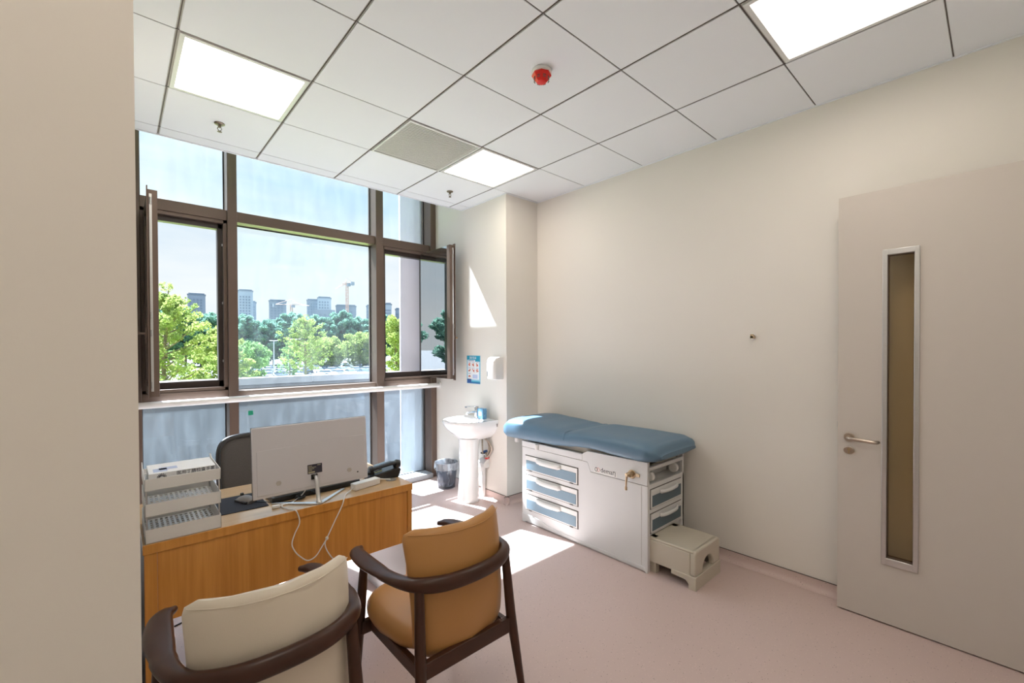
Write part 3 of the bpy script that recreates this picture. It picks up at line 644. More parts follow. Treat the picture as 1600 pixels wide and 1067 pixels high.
# side drawers
def drawer(zb, zt):
    y0, y1 = -0.402, 0.172; hgt = zt-zb
    bm = BM(); box(bm, X0-0.0012, X0+0.003, y0-0.006, y1+0.006, zb-0.006, zt+0.006); g = obj('drawer', bm, 'groove', ec)
    bm = BM(); box(bm, X0-0.008, X0-0.001, y0, y1, zb, zt); obj('drawer_front', bm, 'white', g, bevel=0.002)
    bm = BM(); zc = zb+hgt*0.70
    prism(bm, [(y1-0.012, zb+0.010), (y1-0.012, zc), (0.045, zc), (0.03, zc-0.004), (0.005, zc-0.018), (-0.20, zc-0.018), (-0.225, zc-0.004), (-0.24, zc), (y0+0.012, zc), (y0+0.012, zb+0.010)], 'x', X0-0.0105, X0-0.0075)
    obj('inlay', bm, 'blue_front', g, bevel=0.001)
    bm = BM(); hp = [(X0-0.008, 0.035, zc+0.012), (X0-0.020, 0.015, zc+0.012), (X0-0.030, -0.04, zc+0.011), (X0-0.032, -0.10, zc+0.010), (X0-0.030, -0.16, zc+0.011), (X0-0.020, -0.210, zc+0.012), (X0-0.008, -0.228, zc+0.012)]
    sp = smooth_pts(hp, 4); tube(bm, sp, [(0.010, 0.019)]*len(sp), 14, flat=True); obj('handle', bm, 'white', g)
    for yc_ in (0.11, -0.345):
        bm = BM(); box(bm, X0-0.012, X0-0.006, yc_-0.016, yc_+0.016, zb-0.004, zb+0.002); obj('catch', bm, 'gasket', g)
for zb, zt in ((0.460, 0.583), (0.293, 0.416), (0.120, 0.249)): drawer(zb, zt)
# end drawers
bm = BM(); box(bm, X0+0.004, X1, YR, YR+0.022, 0.245, 0.587)
box(bm, X0+0.004, X0+0.028, YR, YR+0.022, 0.0, 0.245); box(bm, X1-0.03, X1, YR, YR+0.022, 0.0, 0.245); obj('end_panel', bm, 'cream_metal', ec, bevel=0.002)
for zb, zt in ((0.425, 0.553), (0.262, 0.388)):
    bm = BM(); box(bm, X0+0.028, X1-0.045, YR-0.001, YR+0.003, zb-0.005, zt+0.005); g = obj('drawer', bm, 'groove', ec)
    bm = BM(); box(bm, X0+0.034, X1-0.05, YR-0.008, YR-0.0005, zb, zt); obj('drawer_front', bm, 'cream_metal', g, bevel=0.002)
    zc = zb+0.092; xa, xb = X0+0.046, X1-0.062
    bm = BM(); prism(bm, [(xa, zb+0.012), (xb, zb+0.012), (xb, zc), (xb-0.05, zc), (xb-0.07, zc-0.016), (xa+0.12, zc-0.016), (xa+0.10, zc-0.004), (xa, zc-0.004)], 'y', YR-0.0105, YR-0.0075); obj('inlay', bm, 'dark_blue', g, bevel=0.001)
    bm = BM(); sp = smooth_pts([(xa+0.10, YR-0.008, zc+0.006), (xa+0.13, YR-0.024, zc+0.004), (xa+0.22, YR-0.030, zc+0.003), (xb-0.09, YR-0.024, zc+0.004), (xb-0.055, YR-0.008, zc+0.006)], 4)
    tube(bm, sp, [(0.009, 0.013)]*len(sp), 12, flat=True); obj('handle', bm, 'cream_metal', g)
bm = BM(); box(bm, X0+0.02, X1-0.019, YR-0.004, YR+0.03, 0.680, 0.706); box(bm, X0+0.03, X1-0.03, YR+0.03, YR+0.4, 0.69, 0.70); obj('pull_out_tray', bm, 'cream_metal', ec, bevel=0.004)
for xx in (X0+0.062, X1-0.11):
    bm = BM(); cyl(bm, (xx, YR+0.03, 0.632), (xx+0.03, YR+0.03, 0.632), 0.033, seg=24); obj('roller', bm, 'white', ec, bevel=0.003)
bm = BM()
for xx in (X0+0.06, X1-0.08): box(bm, xx, xx+0.03, YR+0.02, YR+0.10, 0.708, 0.748)
tube(bm, smooth_pts([(X0+0.06, YR+0.02, 0.722), (2.6, YR+0.01, 0.732), (X1-0.08, YR+0.02, 0.738)], 6), 0.008, 8); obj('mechanism', bm, 'gasket', ec)
bm = BM(); box(bm, X0+0.03, X1+0.02, -0.98, 0.40, 0.705, 0.755); obj('under_frame', bm, 'stool', ec, bevel=0.004)
bm = BM(); cyl(bm, (2.47, 0.36, 0.66), (2.47, 0.36, 0.71), 0.022, seg=18); obj('adjustment_knob', bm, 'white', ec, bevel=0.003)
bm = BM(); cyl(bm, (2.392, 0.03, 0.700), (2.392, 0.03, 0.655), 0.018, seg=14); obj('adjustment_knob', bm, 'white', ec, bevel=0.003)
# cushion
bm = BM()
top = [(-1.09, 0.800), (-1.05, 0.850), (-0.97, 0.868), (-0.7, 0.872), (-0.42, 0.868), (-0.29, 0.852), (-0.18, 0.862), (0.07, 0.874), (0.25, 0.884), (0.37, 0.878), (0.44, 0.845), (0.485, 0.79)]
bot = [(-1.09, 0.775), (-1.04, 0.745), (-0.95, 0.732), (-0.75, 0.738), (-0.55, 0.750), (-0.40, 0.742), (-0.3, 0.728), (-0.15, 0.714), (0.2, 0.706), (0.40, 0.700), (0.45, 0.712), (0.485, 0.745)]
wid = [(-1.09, 0.245), (-1.06, 0.285), (-1.0, 0.305), (-0.6, 0.300), (-0.29, 0.298), (0.0, 0.308), (0.38, 0.310), (0.45, 0.275), (0.485, 0.235)]
secs = []; NY = 70
for i in range(NY+1):
    u = i/NY; y = -1.09+1.575*u
    if i < 8: y = -1.09+0.10*(i/8)**2*1.0
    elif i > NY-8: y = 0.485-0.12*((NY-i)/8)**2
    else: y = -0.99+(0.365+0.99)*((i-8)/(NY-16))
    zt, zb, hw = lerp_tab(top, y), lerp_tab(bot, y), lerp_tab(wid, y); zc = (zt+zb)/2; hh = (zt-zb)/2; s = []
    for k in range(40):
        a = 2*math.pi*k/40; c, sn = math.cos(a), math.sin(a); ex = 0.34
        s.append((2.660+hw*(abs(c)**ex)*(1 if c > 0 else -1), y, zc+hh*(abs(sn)**0.55)*(1 if sn > 0 else -1)+(0.006*(1-abs(c)) if sn > 0 else 0)))
    secs.append(s)
loft(bm, secs); cu = obj('cushion', bm, 'blue_vinyl', ec, ang=80)
bm = BM(); tube(bm, smooth_pts([(2.358, -0.292, 0.79), (2.375, -0.292, 0.838), (2.42, -0.292, 0.8525), (2.66, -0.292, 0.8575), (2.90, -0.292, 0.8525), (2.95, -0.292, 0.835)], 6), 0.0022, 6); obj('seam', bm, 'blue_vinyl', cu)

# step stool
ss = thing('step_stool', 'beige moulded plastic step with an arched hand hole at the foot of the couch', 'step stool', (2.6, -1.13, 0))
bm = BM(); sx0, sx1, sy0, sy1 = 2.425, 2.775, -1.315, -0.985
arch = [(2.525, 0.085)]+[(2.600-0.075*math.cos(a)*1.0, 0.095+0.075*math.sin(a)) for a in [math.pi*k/14 for k in range(15)]]+[(2.675, 0.085)]
prism(bm, [(sx0, 0.085)]+arch+[(sx1, 0.085), (sx1, 0.226), (sx1-0.014, 0.24), (sx0+0.014, 0.24), (sx0, 0.226)], 'y', sy0, sy0+0.035)
box(bm, sx0+0.001, sx1-0.001, sy0+0.012, sy1, 0.222, 0.24)
box(bm, sx0, sx0+0.02, sy0+0.034, sy1, 0.075, 0.226); box(bm, sx1-0.02, sx1, sy0+0.034, sy1, 0.075, 0.226)
obj('top_shell', bm, 'stool', ss, bevel=0.010, seg=3)
bm = BM(); box(bm, sx0-0.004, sx1+0.004, sy0-0.004, sy0+0.045, 0.0, 0.084)
prism(bm, [(sy0+0.04, 0.0), (sy0+0.045, 0.03), (sy0+0.065, 0.05), (sy0+0.16, 0.055), (sy0+0.16, 0.084), (sy0+0.04, 0.084)], 'x', sx0-0.004, sx0+0.03)
prism(bm, [(sy0+0.04, 0.0), (sy0+0.045, 0.03), (sy0+0.065, 0.05), (sy0+0.16, 0.055), (sy0+0.16, 0.084), (sy0+0.04, 0.084)], 'x', sx1-0.03, sx1+0.004)
obj('base', bm, 'stool', ss, bevel=0.004)
for xx in (sx0+0.02, sx1-0.06):
    bm = BM(); box(bm, xx, xx+0.04, sy1-0.05, sy1, 0.0, 0.24); obj('rear_foot', bm, 'stool', ss)

# ================================================================== DESK
dk = thing('desk', 'honey beech office desk with a wooden front panel standing before the window', 'desk', (0.42, -0.04, 0))
DX0, DX1, DY0, DY1 = -0.158, 1.013, -0.345, 0.265
bm = BM(); box(bm, DX0, DX1, DY0+0.002, DY1, 0.722, 0.750); obj('tabletop', bm, 'woodtop', dk, bevel=0.001)
bm = BM(); box(bm, DX0, DX1, DY0, DY0+0.006, 0.712, 0.7495); obj('front_edge', bm, 'wood', dk, bevel=0.001)
bm = BM(); box(bm, DX0+0.045, DX1-0.031, DY0+0.008, DY0+0.024, 0.425, 0.722); obj('modesty_panel', bm, 'wood', dk)
for x0, x1 in ((DX0+0.004, DX0+0.044), (DX1-0.030, DX1-0.003)):
    bm = BM(); box(bm, x0, x1, DY0+0.028, DY1-0.01, 0.0, 0.7215); sp_ = obj('side_panel', bm, 'melamine', dk, bevel=0.001)
    bm = BM(); box(bm, x0, x1, DY0+0.003, DY0+0.028, 0.0, 0.7115); obj('edge_strip', bm, 'wood', sp_, bevel=0.001)
bm = BM(); lathe(bm, [(0.030, 0.0), (0.030, 0.003), (0.024, 0.004)], (0.952, -0.205, 0.750), 24); obj('cable_grommet', bm, 'grey', dk)

# monitor
mo = thing('computer_monitor', 'large silver white computer monitor seen from behind on the desk', 'monitor', (0.51, -0.25, 0.7505))
bm = BM()
RX = Matrix.Rotation(R(-4), 3, 'X'); mc = (0.51, -0.235, 0.97)
box(bm, 0.236, 0.790, -0.238, -0.228, 0.807, 1.143, RX, mc); sc_ = obj('screen', bm, 'black', mo, bevel=0.002)
bm = BM(); box(bm, 0.2365, 0.7895, -0.247, -0.2385, 0.808, 1.142, RX, mc); sh = obj('back_shell', bm, 'monitor', mo, bevel=0.004)
bm = BM(); prism(bm, [(0.255, 0.822), (0.775, 0.822), (0.775, 1.045), (0.60, 1.045), (0.55, 1.040), (0.50, 1.035), (0.30, 1.033), (0.255, 1.030)], 'y', -0.2495, -0.2465)
bmesh.ops.rotate(bm, verts=bm.verts, cent=mc, matrix=RX); obj('lower_cover', bm, 'monitor', sh, bevel=0.0015)
bm = BM(); box(bm, 0.478, 0.548, -0.2515, -0.2496, 0.885, 0.930, RX, mc); lb = obj('rating_label', bm, 'ink', sh)
bm = BM()
for zz in (0.921, 0.914, 0.907, 0.900): box(bm, 0.481, 0.481+0.018+0.010*((int(zz*1000) % 3)), -0.2522, -0.2516, zz, zz+0.003, RX, mc)
box(bm, 0.481, 0.512, -0.2522, -0.2516, 0.888, 0.896, RX, mc); box(bm, 0.525, 0.541, -0.2522, -0.2516, 0.922, 0.926, RX, mc); obj('label_print', bm, 'gold_ink', lb)
for cx in (0.346, 0.688):
    bm = BM(); cyl(bm, (cx, -0.2497, 0.868), (cx, -0.2508, 0.868), 0.0125, seg=6); bmesh.ops.rotate(bm, verts=bm.verts, cent=mc, matrix=RX); obj('speaker_grille', bm, 'tbar', sh)
bm = BM(); cyl(bm, (0.732, -0.2497, 0.850), (0.732, -0.2508, 0.850), 0.004, seg=12); bmesh.ops.rotate(bm, verts=bm.verts, cent=mc, matrix=RX); obj('lock_slot', bm, 'ink', sh)
bm = BM(); box(bm, 0.494, 0.524, -0.2525, -0.2496, 0.855, 0.880, RX, mc); obj('socket', bm, 'gasket', sh)
bm = BM(); tube(bm, smooth_pts([(0.512, -0.255, 0.873), (0.512, -0.272, 0.872), (0.511, -0.286, 0.855), (0.510, -0.305, 0.80), (0.509, -0.322, 0.765), (0.509, -0.328, 0.754)], 5), [(0.009, 0.007)]*10+[(0.010, 0.007)]*11+[(0.014, 0.01)]*5, 14); obj('stand_neck', bm, 'alu', mo)
bm = BM(); prism(bm, [(0.495, -0.340), (0.523, -0.340), (0.690, -0.190), (0.668, -0.190), (0.512, -0.318), (0.352, -0.180), (0.330, -0.180)], 'z', 0.7505, 0.757); obj('stand_base', bm, 'alu', mo, bevel=0.0015)

# keyboard (hidden mostly behind the monitor)
kb = thing('keyboard', 'black keyboard lying on the desk below the monitor', 'keyboard', (0.56, -0.09, 0.7505), R(2))
bm = BM(); prism(bm, [(-0.075, 0.0), (0.065, 0.0), (0.065, 0.014), (-0.075, 0.026)], 'x', -0.225, 0.225)
obj('case', bm, 'black', kb, bevel=0.003, world=False)
bm = BM()
for r_ in range(5):
    for c_ in range(15):
        x = -0.21+c_*0.0285; y = -0.06+r_*0.023; z = 0.0265-(y+0.075)*0.086
        box(bm, x, x+0.024, y, y+0.018, z-0.002, z+0.006)
obj('keys', bm, 'grey', kb, bevel=0.001, seg=1, world=False)
pad = thing('mouse_pad', 'black mouse pad on the desk between the tray stack and the monitor', 'mouse pad', (0.22, -0.055, 0.7505))
bm = BM(); prism(bm, [(0.105, -0.185), (0.318, -0.190), (0.318, 0.075), (0.105, 0.075)], 'z', 0.7505, 0.7535); obj('pad', bm, 'blackmat', pad, bevel=0.001)
ms = thing('computer_mouse', 'grey and black computer mouse on the black mouse pad', 'mouse', (0.245, -0.055, 0.7537), R(20))
bm = BM()
secs = []
for t_ in range(9):
    u = t_/8; y = -0.055+0.11*u; s_ = math.sin(math.pi*(0.08+0.84*u)); hw = 0.030*(s_**0.4); h_ = 0.036*(s_**0.6)*(1-0.25*u)
    secs.append([(hw*math.cos(a), y, max(0.001, h_*max(0, math.sin(a))**0.8)) for a in [math.pi*k/12 for k in range(13)]])
loft(bm, secs); mb = obj('shell', bm, 'grey', ms, world=False)
bm = BM(); tube(bm, [(-0.005, 0.030, 0.031), (0.005, 0.030, 0.031)], 0.008, 12); obj('scroll_wheel', bm, 'black', mb, world=False)
bm = BM(); box(bm, -0.031, 0.031, -0.048, 0.046, 0.0005, 0.012); obj('base', bm, 'black', mb, bevel=0.004, world=False)
mcb = tag(obj('mouse_cable', (lambda b: (tube(b, smooth_pts([(0.275, -0.10, 0.7565), (0.31, -0.13, 0.7565), (0.36, -0.175, 0.753), (0.43, -0.205, 0.753), (0.47, -0.185, 0.766)], 6), 0.0018, 6), b)[1])(BM()), 'black'), 'thin black mouse cable running across the desk towards the monitor stand', 'cable')
dc = thing('cable_bundle', 'small tangled bundle of thin black cables on the desk beside the monitor stand', 'cable', (0.50, -0.19, 0.7505))
rnd = random.Random(12)
for k in range(5):
    c = Vector((0.455 if k < 2 else 0.545, -0.195 if k < 2 else -0.165, 0.764)); pts = []
    for q in range(9):
        a = q*0.9+k; pts.append(c+Vector((0.030*math.cos(a)*rnd.uniform(0.6, 1), 0.016*math.sin(a), 0.008*math.sin(a*1.7+k))))
    bm = BM(); tube(bm, smooth_pts(pts, 5), 0.0025, 6); obj('cable_loop', bm, 'black', dc)
bm = BM(); tube(bm, smooth_pts([(0.47, -0.20, 0.762), (0.49, -0.17, 0.757), (0.52, -0.15, 0.756), (0.55, -0.13, 0.757)], 5), 0.0025, 6); box(bm, 0.445, 0.462, -0.225, -0.205, 0.758, 0.766); obj('plug', bm, 'black', dc)

# phone
ph = thing('desk_phone', 'black corded desk phone at the right end of the desk', 'telephone', (0.94, -0.085, 0.7505), R(-12))
bm = BM(); prism(bm, [(-0.095, 0.0), (0.09, 0.0), (0.105, 0.045), (0.09, 0.060), (-0.09, 0.022)], 'y', -0.085, 0.095); pb = obj('base', bm, 'black', ph, bevel=0.006, seg=3, world=False)
RYp = Matrix.Rotation(R(-12), 3, 'Y')
bm = BM()
for a in range(4):
    for b in range(5): 
        x = -0.075+a*0.022; y = -0.03+b*0.022; z = 0.027+(x+0.09)*0.211
        box(bm, x, x+0.015, y, y+0.015, z, z+0.005, RYp)
obj('keypad', bm, 'grey', pb, bevel=0.001, seg=1, world=False)
bm = BM(); box(bm, -0.02, 0.05, 0.045, 0.085, 0.048, 0.0535, RYp); obj('display', bm, 'carglass', pb, world=False)
bm = BM(); box(bm, -0.05, 0.0, -0.055, -0.048, 0.0385, 0.0405, RYp); obj('sticker', bm, mat('yellow_sticker', (0.6, 0.5, 0.05), 0.5), pb, world=False)
bm = BM(); hp = smooth_pts([(-0.075, -0.062, 0.058), (-0.05, -0.062, 0.064), (0.01, -0.062, 0.075), (0.07, -0.062, 0.083), (0.10, -0.062, 0.076)], 5)
n_ = len(hp); rr = [(0.026, 0.019) if (i < 5 or i > n_-6) else (0.020, 0.011) for i in range(n_)]
tube(bm, hp, rr, 16, flat=True)
lathe(bm, [(0.022, 0), (0.024, 0.015)], (-0.068, -0.062, 0.034), 16); lathe(bm, [(0.022, 0), (0.024, 0.014)], (0.085, -0.062, 0.058), 16)
obj('handset', bm, 'black', ph, world=False)
bm = BM(); pts = []
for k in range(90):
    a = k*0.75; u = k/89; pts.append((-0.085+0.05*u+0.005*math.cos(a), -0.10-0.015*math.sin(u*3), 0.012+0.005*math.sin(a)))
tube(bm, pts, 0.0016, 5); obj('coiled_cord', bm, 'black', ph, world=False)

# adapter and white cables
ad = thing('power_adapter', 'white rectangular power adapter brick on the desk in front of the phone', 'power adapter', (0.79, -0.225, 0.7505), R(12))
bm = BM(); box(bm, -0.080, 0.080, -0.024, 0.024, 0.0, 0.034); obj('brick', bm, 'white', ad, bevel=0.004, seg=3, world=False)
bm = BM(); tube(bm, smooth_pts([(0.079, 0.0, 0.018), (0.10, 0.004, 0.016), (0.125, 0.002, 0.010), (0.150, -0.012, 0.006), (0.155, -0.02, 0.0)], 5), 0.0035, 8); obj('plug_lead', bm, 'white', ad, world=False)
cb = thing('power_cable', 'white power cable looping down in front of the desk from the monitor', 'cable', (0.47, -0.36, 0.7505))
ZT = 0.7545
bm = BM(); pts = [(0.712, -0.245, 0.765), (0.690, -0.255, ZT+0.002), (0.655, -0.29, ZT), (0.632, -0.335, ZT), (0.620, -0.353, 0.749), (0.606, -0.360, 0.72), (0.568, -0.366, 0.656), (0.533, -0.368, 0.592), (0.505, -0.372, 0.553), (0.475, -0.372, 0.516), (0.440, -0.370, 0.507), (0.408, -0.368, 0.535), (0.386, -0.366, 0.565), (0.373, -0.364, 0.603), (0.386, -0.362, 0.647), (0.408, -0.360, 0.692), (0.402, -0.356, 0.735), (0.392, -0.345, 0.753), (0.372, -0.31, ZT), (0.358, -0.262, ZT), (0.37, -0.235, ZT)]
tube(bm, smooth_pts(pts, 6), 0.0028, 8); obj('main_lead', bm, 'white', cb)
bm = BM(); tube(bm, smooth_pts([(0.526, -0.369, 0.582), (0.520, -0.371, 0.560), (0.528, -0.372, 0.530), (0.548, -0.374, 0.492), (0.575, -0.378, 0.455), (0.60, -0.38, 0.40), (0.605, -0.38, 0.2), (0.60, -0.39, 0.02), (0.58, -0.42, 0.004)], 6), 0.0028, 8); obj('branch_lead', bm, 'white', cb)
bm = BM(); lathe(bm, [(0.004, -0.008), (0.007, -0.004), (0.007, 0.004), (0.004, 0.008)], (0.530, -0.369, 0.587), 12); obj('knot', bm, 'white', cb)
bm = BM(); tube(bm, smooth_pts([(0.480, -0.2175, 0.815), (0.479, -0.205, 0.79), (0.462, -0.185, 0.760), (0.435, -0.205, ZT), (0.40, -0.235, ZT), (0.375, -0.232, ZT), (0.345, -0.242, ZT+0.002)], 6), 0.0028, 8); obj('monitor_lead', bm, 'white', cb)
bm = BM(); box(bm, 0.318, 0.352, -0.256, -0.238, 0.7505, 0.764, Matrix.Rotation(R(-10), 3, 'Z')); obj('connector', bm, 'white', cb, bevel=0.003)

# document tray
tr_ = thing('document_tray', 'white three tier plastic document tray at the left end of the desk', 'document tray', (-0.025, -0.18, 0.7505))
TX0, TX1, TY0, TY1 = -0.150, 0.101, -0.337, -0.055
for lv, (z0, zf) in enumerate(((0.7515, 0.806), (0.856, 0.906), (0.958, 1.004))):
    bm = BM(); box(bm, TX0, TX1, TY0, TY0+0.003, z0, zf)
    for xx in (TX0, TX1-0.003): prism(bm, [(TY0, z0), (TY0, zf), (TY0+0.02, zf+0.002), (TY1-0.05, zf+0.004), (TY1-0.02, zf+0.016), (TY1, zf+0.016), (TY1, z0)], 'x', xx, xx+0.003)
    box(bm, TX0, TX1, TY1-0.003, TY1, z0, zf-0.015); 
    if lv: box(bm, TX0+0.06, TX1-0.06, TY1-0.003, TY1, zf-0.015, zf-0.004)
    ti = obj('tier', bm, 'white', tr_, bevel=0.001, seg=1)
    bm = BM(); zf0 = z0+0.008; nx = 14; px_ = (TX1-TX0-0.006)/nx
    box(bm, TX0+0.003, TX1-0.003, TY0+0.003, TY0+0.018, zf0, zf0+0.003); box(bm, TX0+0.003, TX1-0.003, TY1-0.018, TY1-0.003, zf0, zf0+0.003)
    for k in range(nx+1):
        x = TX0+0.003+k*px_; a = max(TX0+0.003, x-0.0042); b = min(TX1-0.003, x+0.0042); box(bm, a, b, TY0+0.018, TY1-0.018, zf0, zf0+0.003)
    for k in range(1, 9):
        y = TY0+0.018+k*(TY1-TY0-0.036)/9
        for q in range(nx): box(bm, TX0+0.003+q*px_+0.0042, TX0+0.003+(q+1)*px_-0.0042, y-0.005, y+0.005, zf0, zf0+0.003)
    obj('perforated_floor', bm, 'white', ti)
for xx, yy in ((TX0+0.006, TY0+0.008), (TX1-0.006, TY0+0.008), (TX0+0.006, TY1-0.012), (TX1-0.006, TY1-0.012)):
    bm = BM(); cyl(bm, (xx, yy, 0.762), (xx, yy, 0.970), 0.0028, seg=8); obj('post', bm, 'alu', tr_)
gb = thing('glove_box', 'white cardboard box with printed characters lying in the top tray', 'box', (-0.025, -0.21, 0.9695))
RZb = Matrix.Rotation(R(1.5), 3, 'Z')
bm = BM(); box(bm, -0.136, 0.086, -0.312, -0.130, 0.9695, 1.0175); cbx = obj('carton', bm, 'paper', gb, bevel=0.001)
bm = BM()
for k in range(9):
    a = math.pi*k/8; c = Vector((-0.095, -0.3128, 0.999)); d = Vector((math.cos(a), 0, math.sin(a)))
    tube(bm, [c+d*0.006, c+d*0.016], 0.0013, 6)
obj('sunburst_print', bm, 'ink', cbx)
text_mesh('carton_text', '医用丁腈检查手套', 0.0165, 'ink', cbx, (-0.048, -0.3126, 1.0015), (1, 0, 0), (0, 0, 1), 0.0003)
bm = BM(); box(bm, -0.120, -0.075, -0.29, -0.23, 1.0177, 1.0181); box(bm, -0.10, -0.04, -0.26, -0.215, 1.0177, 1.0181); obj('lid_print', bm, 'lavender', cbx)
# box on the floor at the left of the desk and floor cable
fb = thing('floor_box', 'dark grey box on the floor between the left wall and the desk end', 'box', (-0.12, 0.62, 0))
bm = BM(); box(bm, -0.196, -0.148, 0.42, 0.78, 0.0, 0.155); obj('body', bm, 'black', fb, bevel=0.003)
bm = BM(); box(bm, -0.197, -0.147, 0.415, 0.785, 0.155, 0.225); obj('lid', bm, 'grey', fb, bevel=0.003)
tag(obj('floor_cable', (lambda b: (tube(b, smooth_pts([(-0.13, 0.392, 0.004), (-0.078, 0.409, 0.004), (0.044, 0.452, 0.004), (0.2, 0.50, 0.004), (0.40, 0.53, 0.004)], 6), 0.004, 8), b)[1])(BM()), 'black'), 'thin black cable lying on the floor under the desk', 'cable')

# ================================================================== OFFICE CHAIR
oc = thing('office_chair', 'dark grey mesh backed office chair behind the desk by the window', 'office chair', (0.505, 0.52, 0), R(8))
bm = BM()
secs = []
ol = []
for k in range(48):
    a = 2*math.pi*k/48; c, s = math.cos(a), math.sin(a)
    ol.append((0.245*(abs(c)**0.38)*(1 if c > 0 else -1), 0.725+0.225*(abs(s)**0.38)*(1 if s > 0 else -1)))
def back_y(x, z): return 0.20+0.03*(z-0.5)/0.5*1.5-0.9*x*x*0.6
pts = [(x, back_y(x, z), z) for x, z in ol]; pts.append(pts[0]); pts.append(pts[1])
tube(bm, pts, 0.014, 8, cap=False); bf = obj('back_frame', bm, 'black', oc, world=False)
bm = BM(); G = []
for j in range(15):
    row = []
    for i in range(15):
        u = -1+2*i/14; v = -1+2*j/14; k = (abs(u)**5+abs(v)**5)**0.2 if (u or v) else 1; m_ = max(abs(u), abs(v)); f = m_/k if k else 1
        x = 0.238*u*f; z = 0.725+0.218*v*f; row.append(bm.verts.new((x, back_y(x, z), z)))
    G.append(row)
for j in range(14):
    for i in range(14): bm.faces.new((G[j][i], G[j][i+1], G[j+1][i+1], G[j+1][i]))
g_ = obj('back_mesh', bm, 'mesh', oc, world=False); sm_ = g_.modifiers.new('thick', 'SOLIDIFY'); sm_.thickness = 0.006
bm = BM(); secs = []
for z, k in ((0.44, 0.92), (0.45, 1.0), (0.49, 1.0), (0.51, 0.93)):
    secs.append([(0.25*k*(abs(math.cos(a))**0.5)*(1 if math.cos(a) > 0 else -1), -0.04+0.24*k*(abs(math.sin(a))**0.5)*(1 if math.sin(a) > 0 else -1), z) for a in [2*math.pi*q/40 for q in range(40)]])
loft(bm, secs); obj('seat', bm, 'mesh', oc, world=False, ang=60)
bm = BM(); tube(bm, smooth_pts([(0, 0.05, 0.43), (0, 0.20, 0.42), (0, 0.245, 0.50), (0, 0.235, 0.62)], 5), [(0.03, 0.012)]*16, 10); obj('back_bracket', bm, 'black', oc, world=False)
bm = BM(); cyl(bm, (0, 0, 0.10), (0, 0, 0.44), 0.025, seg=16); obj('gas_column', bm, 'black', oc, world=False)
for k in range(5):
    a = 2*math.pi*k/5+0.3; bm = BM(); tube(bm, [(0.02*math.cos(a), 0.02*math.sin(a), 0.115), (0.28*math.cos(a), 0.28*math.sin(a), 0.075)], [(0.026, 0.02), (0.017, 0.012)], 10); lg_ = obj('base_arm', bm, 'black', oc, world=False)
    bm = BM(); p = Vector((0.28*math.cos(a), 0.28*math.sin(a), 0.028)); d = Vector((-math.sin(a), math.cos(a), 0))
    for s in (-1, 1): cyl(bm, p+d*s*0.006, p+d*s*0.024, 0.027, seg=16)
    cyl(bm, p, p+Vector((0, 0, 0.045)), 0.008, seg=8)
    obj('caster', bm, 'black', lg_, world=False)

